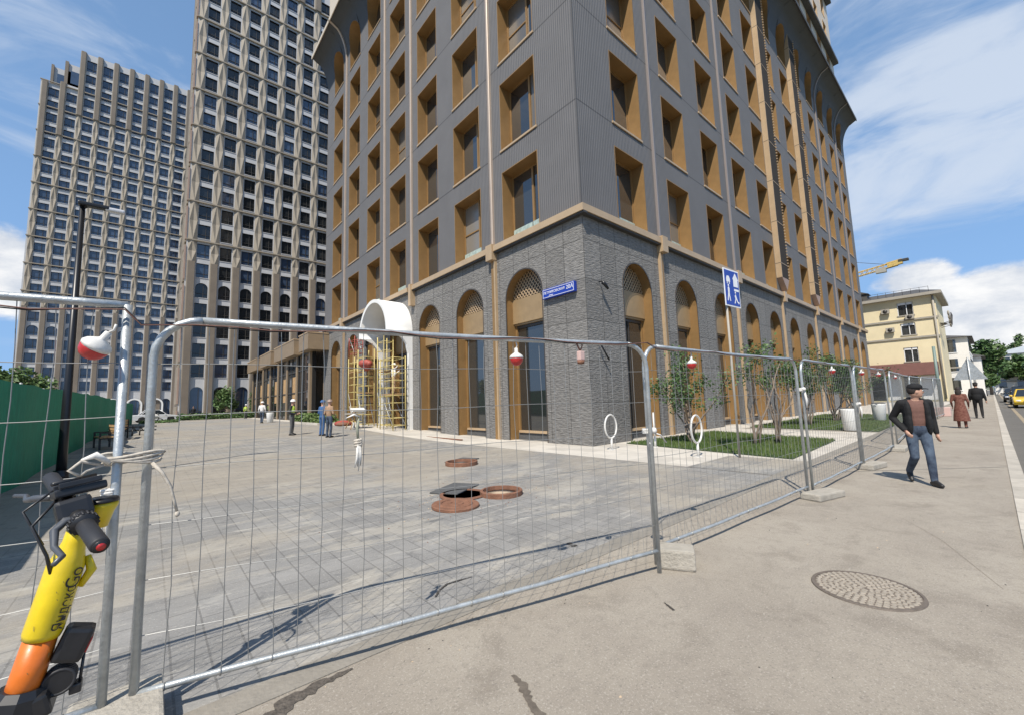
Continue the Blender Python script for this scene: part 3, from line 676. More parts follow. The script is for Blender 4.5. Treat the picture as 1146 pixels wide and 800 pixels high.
# arcade windows
def arcade_window(side, W, entrance=False):
    mp = mapL if side == 'L' else mapR; bb = MB(); D = 0.66; H = BT
    pts = [(W, -.05)] + arch_pts(W, H, 16) + [(0, -.05)]
    for (u0, z0), (u1, z1) in zip(pts, pts[1:]): bb.poly([mp(u0, -.004, z0), mp(u1, -.004, z1), mp(u1, D, z1), mp(u0, D, z0)], gold, True)
    ip = [(W - .05, -.05)] + [(W / 2 + (u - W / 2) * (1 - .1 / W), z - .05) for u, z in arch_pts(W, H, 16)] + [(.05, -.05)]
    for a, c, e, g in zip(pts, pts[1:], ip, ip[1:]): bb.poly([mp(a[0], -.012, a[1]), mp(c[0], -.012, c[1]), mp(g[0], -.012, g[1]), mp(e[0], -.012, e[1])], framed)
    o = bb.build('arched_window', BLD, recalc=False)
    def bx(t_, u0, d0, z0, u1, d1, z1, m): a = mp(u0, d0, z0); c = mp(u1, d1, z1); t_.box(*a, *c, m)
    g0 = 5.95
    pl = MB(); bx(pl, .0, .40, 4.90, W, .46, g0, goldp); bx(pl, 0, .46, 4.82, W, D, 4.90, goldp); pl.build('lintel_panel', o)
    gr = MB(); r = W / 2
    n = 9; st = .23                                       # lattice of crossing bars clipped to the arch
    for sgn in (1, -1):
        k = -20
        while k < 20:
            c0_ = k * st; seg = []
            for q_ in range(0, 61):
                u = W * q_ / 60; z = g0 + sgn * (u - W / 2) * 1.25 + c0_
                zt = g0 + math.sqrt(max(0, r * r - (u - r) ** 2))
                if g0 <= z <= zt: seg.append((u, z))
            if len(seg) > 1:
                (ua, za), (ub, zb) = seg[0], seg[-1]; L_ = math.hypot(ub - ua, zb - za); nx_, nz_ = -(zb - za) / L_ * .017, (ub - ua) / L_ * .017
                d0 = .42 if sgn > 0 else .425
                gr.poly([mp(ua - nx_, d0, za - nz_), mp(ub - nx_, d0, zb - nz_), mp(ub + nx_, d0, zb + nz_), mp(ua + nx_, d0, za + nz_)], trimm)
                gr.poly([mp(ua + nx_, d0, za + nz_), mp(ub + nx_, d0, zb + nz_), mp(ub + nx_, d0 + .05, zb + nz_), mp(ua + nx_, d0 + .05, za + nz_)], trimm)
            k += 1
    gr.poly([mp(u, .52, z) for u, z in arch_pts(W, H, 16)], framed)
    gr.build('lattice_grille', o, recalc=False)
    fr = MB(); zb = .33
    bx(fr, 0, D - .12, zb, .09, D, 4.82, gold); bx(fr, W - .09, D - .12, zb, W, D, 4.82, gold); bx(fr, .09, D - .2, zb - .04, W - .09, D, zb + .05, trimm); bx(fr, .09, D - .12, 4.7, W - .09, D, 4.82, framed)
    bx(fr, .26, D - .10, zb + .05, .31, D, 4.7, goldp)
    if side == 'R': bx(fr, W * .5, D - .10, zb + .05, W * .5 + .05, D, 4.7, framed)
    fr.build('frame', o)
    pn = MB(); bx(pn, .05, D - .05, zb, W - .05, D - .02, 4.8, glass); pn.build('pane', o)
    ph = MB(); bx(ph, 0, D - .14, -.05, W, D, zb - .04, plinth); ph.build('plinth', o)
    return o
al = arcade_window('L', WL); ar = arcade_window('R', WR)
for i, u in enumerate(UL): link_copy(al, BLD, (0, u, 0))
for i, u in enumerate(UR): link_copy(ar, BLD, (u, 0, 0))
kill(al); kill(ar)

# white vaulted porch over the entrance
bb = MB(); yc, rad, zsp, prj = 14.95, 2.10, 5.82, -1.58
for k in range(24):
    a, c = PI * k / 24, PI * (k + 1) / 24
    for r_, o_ in ((rad, 1), (rad - .20, 0)):
        bb.poly([(prj, yc - r_ * math.cos(a), zsp + r_ * math.sin(a)), (prj, yc - r_ * math.cos(c), zsp + r_ * math.sin(c)), (-.012, yc - r_ * math.cos(c), zsp + r_ * math.sin(c)), (-.012, yc - r_ * math.cos(a), zsp + r_ * math.sin(a))], white, True)
    bb.poly([(prj, yc - rad * math.cos(a), zsp + rad * math.sin(a)), (prj, yc - rad * math.cos(c), zsp + rad * math.sin(c)), (prj, yc - (rad - .2) * math.cos(c), zsp + (rad - .2) * math.sin(c)), (prj, yc - (rad - .2) * math.cos(a), zsp + (rad - .2) * math.sin(a))], white)
for y0, y1 in ((yc - rad, yc - rad + .2), (yc + rad - .2, yc + rad)):
    edge = [(prj + (1.58 - .26) * t_ / 10, zsp - .04 - 1.25 * (1 - math.sqrt(max(0, 1 - (t_ / 10) ** 2)))) for t_ in range(11)]
    out_ = [(prj, zsp), (-.012, zsp), (-.012, 0.0), (-.26, 0.0)] + [(x, z) for x, z in reversed(edge)]
    bb.prism(out_, y0, y1, white, up='y')
bb.build('entrance_porch', BLD)

# address plate (belongs to the wall), camera and light brackets
pl_ = thing('address_sign', 'blue illuminated street name plate with white letters on the stone corner', 'sign', (0, 1.18, 5.62))
bb = MB(); bb.bbox(-.16, -.80, -.19, -.012, .80, .19, bluem, .02); pb = bb.build('sign_box', pl_)
bb = MB()
for (a, c, e, g) in ((-.77, -.155, .77, -.14), (-.77, .14, .77, .155), (-.77, -.14, -.755, .14), (.755, -.14, .77, .14)): bb.box(-.166, a, c, -.161, e, g, white_s)
bb.build('sign_border', pl_)
def on_left_face(me, parent, name, y, z, x):
    o = mesh_obj(name, me, parent, (x, y, z)); o.rotation_euler = (R(90), 0, R(-90)); return o
on_left_face(text_mesh('lettering', 'ЛЕТНИКОВСКАЯ', .132, white_s), pl_, 'lettering', .20, .02, -.163)
on_left_face(text_mesh('lettering', '20А', .20, white_s), pl_, 'lettering', -.58, .02, -.163)
on_left_face(text_mesh('lettering', 'улица', .075, white_s), pl_, 'lettering', .35, -.095, -.163)
def bracket_cam(x, z, label):
    t_ = thing('security_camera', label, 'camera', (x, 0, z), group='small black fittings on the stone wall')
    b1 = MB(); b1.tube([(0, 0, 0), (0, -.13, 0), (0, -.20, -.05)], .02, 6, blackm); b1.build('bracket', t_)
    b1 = MB(); b1.tube([(-.06, -.2, -.06), (.02, -.24, -.14), (.16, -.28, -.30)], [.07, .07, .045], 8, blackm); b1.build('camera_body', t_)
bracket_cam(.78, 5.82, 'black wall camera high on the stone beside the address plate')
t_ = thing('wall_lamp', 'thin black wall lamp on the stone pier beside the first street arch', 'lamp', (.55, 0, 3.5))
b1 = MB(); b1.tube([(0, 0, 0), (0, -.10, 0), (0, -.16, -.02)], .02, 6, blackm); b1.build('bracket', t_)
b1 = MB(); b1.tube([(-.10, -.16, .03), (.35, -.18, -.55)], .03, 8, blackm); b1.build('lamp_tube', t_)

# ------------------------------------------------------------------ towers
def tower(name, label, x0, x1, yf, yd, H, wx0, pitch, ww, rows, nband, band0, bstep, arch_row, g_arch, wm, group, step=None):
    T_ = thing(name, label, 'building', (0, yf, 0), group=group)
    bb = MB()                                               # spandrel sheet behind piers with the openings cut out
    cols = []
    x = wx0
    while x + ww < x1: cols.append(x); x += pitch
    top_of = lambda x: H if not step else step(x)
    core = MB(); core.box(x0 + .02, .34, -.5, x1, yd, H - 9 if step else H, pier_d)
    if step: core.box(x0 + 3.0, 3.0, H - 9.2, x1, yd, H - 3.5, pier_d); core.box(x0 + 5.3, .34, H - 9.2, x1, yd, H - .2, pier_d)
    core.build('tower_core', T_)
    for i, x in enumerate(cols):
        xa = x - (pitch - ww) / 2; xb = xa + pitch; zt = top_of(x)
        rr_ = [r for r in rows if r[1] < zt - .8]
        hs = [(x, x + ww, r[0], r[1], r[2]) for r in rr_] + [(x, x + ww, .3, g_arch, True)]
        w_ = wall(lambda u, d, z: (u, d, z), (xa, xb), -.5, zt, hs, spand); bb.v_off = len(bb.v)
        bb.raw(w_.v, w_.f, spand)
    if cols[0] - (pitch - ww) / 2 > x0: bb.poly([(x0, 0, -.5), (cols[0] - (pitch - ww) / 2, 0, -.5), (cols[0] - (pitch - ww) / 2, 0, top_of(x0)), (x0, 0, top_of(x0))], spand)
    bb.build('spandrel_wall', T_)
    # belts
    for k in range(nband):
        z = band0 + bstep * k
        if z > H - 4: break
        bb = MB(); bb.box(x0 - .06, -.30, z - .08, x1, .0, z + .08, pier_m); bb.build('belt', T_)
    # folded piers
    for i in range(len(cols) + 1):
        xc = cols[0] - (pitch - ww) / 2 + i * pitch; h = (pitch - ww) / 2 - .08
        if i == 0: xc += .05
        zt = top_of(min(xc + .5, x1)); bb = MB(); z = band0
        bb.box(xc - h * .72, -.42, -.5, xc + h * .72, -.002, z - bstep * .55, pier_d)      # plain foot of the pier
        bb.box(xc - h * .95, -.30, -.5, xc - h * .72, -.002, z - bstep * .55, pier_m)
        def module(za, zb):
            P = {'BL': (xc - h, -.04, za), 'BR': (xc + h, -.04, za), 'TL': (xc - h, -.04, zb), 'TR': (xc + h, -.04, zb)}
            zm = (za + zb) / 2; T = (xc, -.26, zb); B = (xc, -.26, za); Ce = (xc, -.05, zm); ML = (xc - h * .85, -.17, zm); MR = (xc + h * .85, -.17, zm)
            for tri in ((P['TL'], T, ML), (P['TR'], T, MR), (P['BL'], B, ML), (P['BR'], B, MR), (T, Ce, ML), (T, Ce, MR), (B, Ce, ML), (B, Ce, MR)): bb.poly(tri, pier_m)
            for a, c, e in ((P['BL'], ML, -1), (P['TL'], ML, -1), (P['BR'], MR, 1), (P['TR'], MR, 1)): bb.poly([a, c, (c[0], -.001, c[2]), (a[0], -.001, a[2])], pier_m)
        module(z - bstep * .55, z)
        k = 0
        while z + bstep < zt - (11 if step else 4): module(z, z + bstep); z += bstep; k += 1
        bb.box(xc - h * .72, -.42, z, xc + h * .72, -.002, zt + .1, pier_d); bb.box(xc - h, -.34, z, xc - h * .72, -.002, zt + .05, pier_m); bb.box(xc + h * .72, -.34, z, xc + h, -.002, zt + .05, pier_m)
        bb.build('pier', T_)
    # windows
    W_ = []
    for x in cols:
        for r in rows:
            if r[1] < top_of(x) - .8: W_.append((x, r))
        W_.append((x, (.3, g_arch, True)))
    W_.sort(key=lambda a: (in_view(a[0] + .7, yf, a[1][1], 0) or 9999))
    restm = MB()
    cache = {}
    for n, (x, r) in enumerate(W_):
        H_ = r[1] - r[0]; kk = (round(H_, 2), r[2], (int(x * 7) + int(r[0] * 3)) % 4)
        if kk not in cache:
            b1 = MB(); pm = wm[1] if kk[2] else wm[0]
            if r[2]: b1.poly([(u, .22, z) for u, z in [(ww, 0)] + arch_pts(ww, H_, 10) + [(0, 0)]], pm)
            else: b1.poly([(0, .22, 0), (ww, .22, 0), (ww, .22, H_), (0, .22, H_)], pm)
            b1.box(ww * .62, .14, 0, ww * .62 + .06, .215, H_ - (.2 if r[2] else 0), framed)
            b1.box(0, .14, H_ * .28, ww, .21, H_ * .28 + .05, framed)
            b1.box(-.0, .0, 0, .03, .22, H_ - (ww / 2 if r[2] else 0), framed); b1.box(ww - .03, .0, 0, ww, .22, H_ - (ww / 2 if r[2] else 0), framed); b1.box(0, -.06, -.07, ww, .22, 0, spand)
            cache[kk] = b1
        if n < 98:
            c = cache[kk]
            if not hasattr(c, 'me'): c.me = c.mesh('window')
            mesh_obj('window', c.me, T_, (x, 0, r[0]))
        else:
            c = cache[kk]; restm.raw([(v[0] + x, v[1], v[2] + r[0]) for v in c.v], c.f, pm); restm.m[-len(c.f):] = [restm.mi(c.mats[j]) for j in c.m]
    tag(restm.build('window', T_, recalc=False), kind='stuff')
    return T_
# middle tower
rows = []
for k in range(2, 24): rows.append((14.45 + 2.83 * (k - 1), 16.48 + 2.83 * (k - 1), False))
rows = [(17.25, 19.35, True)] + rows[1:] + [(14.5, 16.45, False), (11.7, 13.65, False), (8.9, 10.85, False), (6.2, 8.1, False)]
MT = tower('residential_tower', 'tallest beige tower with twisted piers, directly left of the grey corner building', -8.75, 14, 62, 17, 76, -7.55, 2.63, 1.42, rows, 12, 25.35, 5.66, None, 4.9, (twin, twin2), 'beige residential towers')
bb = MB()
for k in range(14): bb.box(-8.95, .0 - .1, 2 + k * 5.66 - 5, -8.76, .5, 2 + k * 5.66 - .2, pinkc); bb.box(-8.92, 1.2 + 0, k * 5.66 - 3, -8.76, 2.6, k * 5.66 + 2.3, pier_m); bb.box(-8.92, 5, k * 5.66 - 3, -8.76, 7, k * 5.66 + 2.3, pier_m)
bb.build('side_cladding', MT)
# left tower
rows = []
z = 6.3
for k in range(4): rows.append((z, z + 1.95, False)); z += 2.66
rows.append((z, z + 1.95, True)); z += 2.66
while z < 72: rows.append((z, z + 1.95, False)); z += 2.72
rows.append((z, z + 2.5, False))
def stp(x): return 68.7 if x < -28.7 else (69.6 if x < -26.2 else 77.9)
LT = tower('residential_tower', 'farther beige tower with stepped roof line at the left, behind the black street lamp', -31.2, 2, 110, 18, 77.9, -30.1, 2.53, 1.5, rows, 12, 25.5, 5.44, None, 4.6, (twin, twin), 'beige residential towers', step=stp)
bb = MB()
bb.box(-30.2, 3.0, 66, -28.2, 3.5, 74.3, spand); bb.box(-30.4, 2.7, 66, -30.0, 3.4, 74.6, pier_d); bb.box(-28.2, 3.0, 66, -26.0, 3.5, 76.1, spand); bb.box(-28.5, 2.7, 66, -28.0, 3.4, 76.4, pier_d)
bb.box(-29.5, 2.9, 70.2, -28.5, 3.0, 73, twin); bb.box(-27.6, 2.9, 71.8, -26.3, 3.0, 74.6, twin); bb.box(-31.2, .1, 68.5, -26.2, 4, 68.9, pier_m)
bb.build('roof_terrace', LT)
bb = MB()
for k in range(4):                                        # white round-arched ground openings
    x = -21 + k * 3.4
    bb.prism([(x - 1.3 , 0)] + [(x - 1.3 * math.cos(PI * j / 10), 3.4 + 1.3 * math.sin(PI * j / 10)) for j in range(11)] + [(x + 1.3, 0), (x + 1.0, 0)] + [(x + 1.0 * math.cos(PI * j / 10), 3.4 + 1.0 * math.sin(PI * j / 10)) for j in range(11)] + [(x - 1.0, 0)], -.75, -.45, white, up='y')
bb.build('white_arcade', LT)

# ------------------------------------------------------------------ low pavilion left of the building
PV = thing('shop_pavilion', 'low tan glazed shop pavilion with stepped fascia attached left of the grey building', 'building', (0, 29, 0))
bb = MB(); bb.box(-.9, 29.45, 6.6, 12, 57.5, 7.6, tan_pav); bb.build('roof', PV, world=True)
for a, c in ((28.1, 31.0), (32.7, 40.9), (42.6, 48.7), (50.8, 57.3)):
    bb = MB(); bb.box(-1.7, a, 6.48, -.012, c, 7.85, tan_pav); bb.box(-1.74, a - .03, 7.85, -.012, c + .03, 7.95, trimm); bb.build('fascia_box', PV, world=True)
bb = MB(); bb.box(-1.15, 30.9, 6.55, -.02, 57.2, 7.6, tan_pav); bb.build('recessed_fascia', PV, world=True)
for y in (30.0, 34.2, 38.0, 42.0, 46.0, 50.2, 54.2, 57.0):
    bb = MB(); bb.box(-1.08, y - .25, .3, -.75, y + .25, 6.56, tan_pav); bb.build('column', PV, world=True)
for a, c in ((30.35, 33.85), (34.55, 37.65), (38.35, 41.65), (42.35, 45.65), (46.35, 49.85), (50.55, 53.85), (54.55, 56.65)):
    bb = MB(); bb.box(-.95, a, .5, -.90, c, 6.55, glass); sw = bb.build('shop_window', PV, world=True)
    bb = MB()
    for z in (.5, 3.0, 5.0, 6.4): bb.box(-1.02, a, z, -.955, c, z + .09, framed)
    for y in (a, (a + c) / 2, c - .08): bb.box(-1.02, y, .5, -.955, y + .08, 6.5, framed)
    bb.build('frame', sw, world=True)
    if a > 31: bb = MB(); bb.box(-.955, a + .1, 2.2, -.952, a + 1.5, 4.6, orange if False else plank); bb.build('poster', sw, world=True)
bb = MB(); bb.box(-.9, 57.3, .0, 12, 57.5, 6.6, tan_pav); bb.box(0, 29.45, 0, 12, 29.6, 6.6, tan_pav); bb.box(-.89, 29.6, .0, -.6, 57.3, 6.5, holeb); bb.build('end_wall', PV, world=True)

# ------------------------------------------------------------------ yellow house and neighbours on the right
YH = thing('yellow_house', 'pale yellow plastered house with dark roof behind the end of the grey building', 'building', (62, 0, 0))
X = 62
def ywall(u, d, z): return (X + d, u, z)
wins = [(-3.4, -1.9, 11.05, 12.7), (-3.4, -2.0, 8.48, 9.98), (-3.35, -2.0, 5.1, 6.85), (1.6, 3.1, 11.05, 12.7), (1.6, 3.1, 8.48, 9.98), (1.6, 3.1, 5.1, 6.85), (5, 6.5, 11.05, 12.7), (5, 6.5, 8.48, 9.98), (5, 6.5, 5.1, 6.85)]
wb = wall(ywall, (-5.45, 12), 0, 13.2, [(*w_, False) for w_ in wins], yell_w)
wb.box(X + .01, -5.45, 0, X + 12, -5.44, 13.2, yell_w); wb.box(X + 11.9, -5.45, 0, X + 12, 12, 13.2, yell_w); wb.box(X, 12, 0, X + 12, 12.1, 13.2, yell_w); wb.box(X + .5, -5.0, 0, X + 11.8, 11.8, 13.1, holeb)
wb.build('wall', YH, world=True)
bb = MB(); bb.box(X - .7, -6.1, 13.2, X + 12.5, 12.6, 13.55, corn_m)
bb.build('cornice', YH, world=True)
bb = MB(); r4 = [(X - .7, -6.1, 13.55), (X + 12.5, -6.1, 13.55), (X + 12.5, 12.6, 13.55), (X - .7, 12.6, 13.55)]; rg_ = [(X + 5, -3.6, 15.0), (X + 5, 10, 15.0)]
bb.poly([r4[0], r4[1], rg_[0]], roofm); bb.poly([r4[1], r4[2], rg_[1], rg_[0]], roofm); bb.poly([r4[2], r4[3], rg_[1]], roofm); bb.poly([r4[3], r4[0], rg_[0], rg_[1]], roofm)
rf = bb.build('roof', YH, world=True)
bb = MB(); bb.box(X + .4, 1.0, 13.6, X + 2.2, 2.9, 14.7, roofm); bb.prism([(.8, 14.7), (3.1, 14.7), (1.95, 15.2)], X + .2, X + 2.4, roofm, up='x'); bb.build('dormer', rf, world=True)
bb = MB()
for k in range(9): bb.tube([(X - .3, -5 + k * .8, 13.55), (X - .3, -5 + k * .8, 14.35)], .02, 4, framed)
bb.tube([(X - .3, -5, 14.3), (X - .3, 1.4, 14.3)], .02, 4, framed); bb.build('roof_railing', rf, world=True)
for z in (10.3, 7.95):
    bb = MB(); bb.box(X - .16, -5.6, z, X - .004, 12, z + .22, corn_m); bb.build('string_course', YH, world=True)
for w_ in wins:
    bb = MB(); bb.box(X + .18, w_[0], w_[2], X + .24, w_[1], w_[3], glass); o = bb.build('window', YH, world=True)
    bb = MB()
    for y in (w_[0], (w_[0] * .6 + w_[1] * .4), w_[1] - .07): bb.box(X + .08, y, w_[2], X + .17, y + .07, w_[3], white_s)
    bb.box(X + .08, w_[0], w_[3] - .28, X + .16, w_[1], w_[3], white_s); bb.box(X - .08, w_[0] - .1, w_[2] - .12, X + .16, w_[1] + .1, w_[2], corn_m); bb.build('frame', o, world=True)
bb = MB(); bb.prism([(X - 1.7, 3.3), (X - .01, 3.3), (X - .01, 4.9), (X - 1.1, 4.75)], -5.0, 3.4, maroon, up='y'); bb.build('awning', YH, world=True)
bb = MB(); bb.tube([(X - .16, -5.25, 13.1), (X - .16, -5.25, .3)], .10, 8, corn_m); bb.build('drain_pipe', YH, world=True)
bb = MB()
for k, y in enumerate((-4.6, -3.0, -1.4, .2, 1.8)): bb.box(X - .06, y, .2, X - .01, y + 1.3, 3.2, glass if k % 2 else white_s)
bb.build('shop_front', YH, world=True)
for (y, z) in ((-.75, 11.8), (-1.0, 9.3), (-3.0, 10.72)):
    o = thing('air_conditioner', {11.8: 'grey air conditioner beside the top floor window of the yellow house', 9.3: 'grey air conditioner beside the middle floor window of the yellow house', 10.72: 'small air conditioner hung just under the top window of the yellow house'}[z], 'air conditioner', (X, y, z), group='air conditioners on the yellow house')
    b1 = MB(); b1.bbox(-.5, -.42, -.3, -.17, .42, .3, corn_m, .03); b1.tube([(-.5, .0, 0), (-.54, .0, 0)], .24, 14, framed); b1.box(-.17, -.3, -.34, 0, .3, -.30, framed); b1.build('housing', o)
o = thing('facade_lattice', 'grey metal brackets and dishes hung on the street corner of the yellow house', 'antenna', (X + .5, -5.5, 10.2))
b1 = MB()
for k in range(7): b1.tube([(k * .5, 0, -.9 + .2 * (k % 3)), (k * .5, -1.0, -.7 + .25 * (k % 2)), (k * .5 + .3, -1.1, .6)], .04, 5, framed)
for k in range(4): b1.ell((k * .8, -.9, .5 - k * .4), .35, .12, .35, corn_m, 10, 6)
b1.build('bracket_frame', o)
def simple_house(name, label, x0, y0, x1, y1, H, wm_, rm, rh, wy=None, nfl=2, group=None):
    T_ = thing(name, label, 'building', ((x0 + x1) / 2, (y0 + y1) / 2, 0), group=group)
    bb = MB(); bb.box(x0, y0, -.3, x1, y1, H, wm_); bb.box(x0 - .15, y0 - .15, H * .5, x1 + .15, y1 + .15, H * .5 + .18, corn_m); bb.build('wall', T_, world=True)
    bb = MB(); e = .5; a = [(x0 - e, y0 - e, H), (x1 + e, y0 - e, H), (x1 + e, y1 + e, H), (x0 - e, y1 + e, H)]
    if x1 - x0 > y1 - y0: r = [(x0 + 2.5, (y0 + y1) / 2, H + rh), (x1 - 2.5, (y0 + y1) / 2, H + rh)]; fs = [(a[0], a[1], r[1], r[0]), (a[2], a[3], r[0], r[1]), (a[1], a[2], r[1]), (a[3], a[0], r[0])]
    else: r = [((x0 + x1) / 2, y0 + 2.5, H + rh), ((x0 + x1) / 2, y1 - 2.5, H + rh)]; fs = [(a[0], a[1], r[0]), (a[1], a[2], r[1], r[0]), (a[2], a[3], r[1]), (a[3], a[0], r[0], r[1])]
    for f in fs: bb.poly(f, rm)
    bb.poly(a, rm); rf_ = bb.build('roof', T_, world=True)
    for f in range(nfl):
        zz = 1.2 + f * (H - .6) / nfl
        y = y0 + 1.2
        while y + 1.2 < y1 - .4:
            bb = MB(); bb.box(x0 - .06, y, zz, x0 - .01, y + 1.1, zz + 1.8, glass); bb.box(x0 - .08, y - .08, zz - .1, x0 - .01, y + 1.18, zz, white_s); bb.build('window', T_, world=True); y += 2.6
        x = x0 + 1.0
        while x + 1.2 < x1 - .4:
            bb = MB(); bb.box(x, y0 - .06, zz, x + 1.1, y0 - .01, zz + 1.8, glass); bb.box(x - .08, y0 - .08, zz - .1, x + 1.18, y0 - .01, zz, white_s); bb.build('window', T_, world=True); x += 2.8
    return T_
simple_house('white_house', 'white rendered house just beyond the yellow one', 76, -7.4, 92, 4, 8.7, white_w, roofm, 1.2, nfl=3)
simple_house('white_house', 'low white annex with small dark roofs at the end of the white house', 93, -8.3, 104, -2, 6.6, white_w, roofm, 1.5, nfl=2)
simple_house('grey_roofed_house', 'distant pale house with a wide grey metal roof above the trees', 172, -30, 200, -9.5, 10.6, white_w, roofg, 3.0, nfl=3)
simple_house('street_house', 'small white house under the trees at the end of the street', 128, -15, 140, -9.5, 5.0, white_w, roofm, 1.6, nfl=1)
simple_house('street_house', 'brown roofed low house beyond the yellow taxi', 118, -34, 130, -21, 6.0, yell_w, roofm, 3.0, nfl=1)

# ------------------------------------------------------------------ tower cranes
o = thing('tower_crane', 'yellow tower crane jib with counterweights above the yellow house roof', 'crane', (220, 10.5, 0))
def lattice(bb, p, q, s, n, m, r=.09):
    p, q = Vector(p), Vector(q); d = (q - p).normalized(); u = d.cross(Vector((0, 0, 1)) if abs(d.z) < .9 else Vector((1, 0, 0))).normalized(); v = d.cross(u)
    cs = [(u + v) * s / 2, (u - v) * s / 2, (-u - v) * s / 2, (v - u) * s / 2]
    for c in cs: bb.tube([p + c, q + c], r, 4, m)
    for k in range(n):
        a = p.lerp(q, k / n); e = p.lerp(q, (k + 1) / n)
        for i in range(4): bb.tube([a + cs[i], e + cs[(i + 1) % 4]], r * .7, 4, m)
crane_y = mat('crane_yellow', (0.55, 0.38, 0.12), 0.6, 0, 0.15, 3)
b1 = MB(); lattice(b1, (0, 24, 0), (0, 24, 50), 2.2, 24, crane_y); b1.build('mast', o)
b1 = MB(); lattice(b1, (0, 60, 46), (0, 1, 53.4), 1.7, 34, crane_y, .16); b1.tube([(0, 24, 61), (0, 4, 53.6)], .09, 4, framed); b1.tube([(0, 24, 50), (0, 24, 61)], .3, 6, crane_y); b1.build('jib', o)
b1 = MB(); b1.box(-.9, -.6, 52.6, .9, 4.2, 54.6, crane_y, Matrix.Rotation(R(-7), 3, 'X')); b1.box(-1, 4.6, 50.6, 1, 8.0, 52.6, concrete); b1.box(-1.1, -2.5, 53.8, 1.1, .6, 54.6, framed); b1.build('counterweight', o)
o = thing('tower_crane', 'thin distant construction crane beside the left tower', 'crane', (-95, 165, 0))
b1 = MB(); lattice(b1, (0, 0, 0), (0, 0, 44), 2.2, 20, corn_m, .16); b1.build('mast', o)
b1 = MB(); lattice(b1, (-30, 0, 44), (12, 0, 44), 1.8, 20, corn_m, .14); b1.build('jib', o)

# ------------------------------------------------------------------ trees
def leaves(bb, c, rx, ry, rz, n, size, mats_, rnd, lumps=9):
    cl = []
    for k in range(lumps):
        t_, p_ = rnd.uniform(0, 2 * PI), math.acos(rnd.uniform(-.8, 1)); q_ = rnd.uniform(.35, .85)
        cl.append((c[0] + rx * q_ * math.sin(p_) * math.cos(t_), c[1] + ry * q_ * math.sin(p_) * math.sin(t_), c[2] + rz * q_ * math.cos(p_), rnd.uniform(.28, .5), rnd.choice(mats_)))
    for k in range(n):
        x, y, z, s_, m_ = rnd.choice(cl)
        d = Vector((rnd.gauss(0, 1), rnd.gauss(0, 1), rnd.gauss(0, 1))).normalized() * (rnd.random() ** .45) * s_
        p = Vector((x + d.x * rx, y + d.y * ry, z + d.z * rz))
        a = Vector((rnd.gauss(0, 1), rnd.gauss(0, 1), rnd.gauss(0, .6))).normalized(); e = a.cross(Vector((rnd.gauss(0, 1), rnd.gauss(0, 1), rnd.gauss(0, 1)))).normalized(); s2 = size * rnd.uniform(.6, 1.3)
        bb.poly([p - a * s2, p - e * s2 * .55, p + a * s2, p + e * s2 * .55], m_ if rnd.random() < .8 else rnd.choice(mats_))
def tree(name, label, x, y, h, r, seed, mats_, n=2600, size=.22, group=None, trunk=.18, z0=0.0, crown_lo=.3):
    rnd = random.Random(seed); T_ = thing(name, label, 'tree' if 'shrub' not in name else 'shrub', (x, y, z0), group=group)
    bb = MB(); top = Vector((rnd.uniform(-.2, .2), rnd.uniform(-.2, .2), h * .62)); bb.tube([(0, 0, -.1), (rnd.uniform(-.05, .05), 0, h * .25), top], [trunk, trunk * .75, trunk * .4], 8, bark)
    for k in range(7):
        a = rnd.uniform(0, 2 * PI); s_ = h * rnd.uniform(.25, .5); e = Vector((math.cos(a) * r * .7, math.sin(a) * r * .7, h * rnd.uniform(.5, .85)))
        bb.tube([(0, 0, s_), Vector((0, 0, s_)).lerp(e, .5) + Vector((0, 0, .1)), e], [trunk * .4, trunk * .25, trunk * .08], 5, bark)
    bb.build('trunk', T_)
    bb = MB(); leaves(bb, (0, 0, h * (1 + crown_lo) / 2), r, r, h * (1 - crown_lo) / 2, n, size, mats_, rnd, 14); bb.build('crown', T_, recalc=False)
    return T_
far = 'trees at the end of the street'
for i, (x, y, h, r, lb) in enumerate([(112, -8.9, 10.6, 4.3, 'big round dark green tree beside the white house'), (128, -14.0, 7.6, 3.8, 'lower green tree between the big round tree and the taxi'), (150, -20, 9, 5, 'dark tree behind the yellow taxi'), (118, -18.0, 8.0, 4.0, 'tree at the far right edge above the taxi'), (186, -15.5, 16.5, 3.2, 'tall tree poking above the grey roof'), (96, -8.2, 4.4, 2.2, 'low bush under the triangular sign'), (165, -10, 9, 5, 'tree closing the street behind the dark cars'), (210, -50, 12, 8, 'distant tree low on the right horizon'), (135, -28, 8, 5, 'broad tree beyond the low brown roofed house')]):
    tree('street_tree', lb, x, y, h, r, 20 + i, [leaf1, leaf2] if i % 2 else [leaf2, leaf2, leaf1], 2600, .42, far, .25)
for i, (x, y, h, r, lb) in enumerate([(-18.0, 30, 5.2, 2.3, 'light green tree rising over the green hoarding at the far left'), (-21.5, 33, 6.0, 2.8, 'second light green tree at the left edge over the hoarding')]):
    tree('plaza_tree', lb, x, y, h, r, 60 + i, [leaf3, leaf1], 3600, .13, 'trees behind the green hoarding', .15)
for i, (x, y, lb) in enumerate([(-3.8, 59, 'bushy dark shrub at the foot of the middle tower'), (.6, 58, 'rounded green shrub between the tower and the pavilion')]):
    tree('round_shrub', lb, x, y, 4.4, 2.0, 80 + i, [leaf2, leaf1], 2200, .17, 'shrubs by the middle tower', .08, .45, .1)
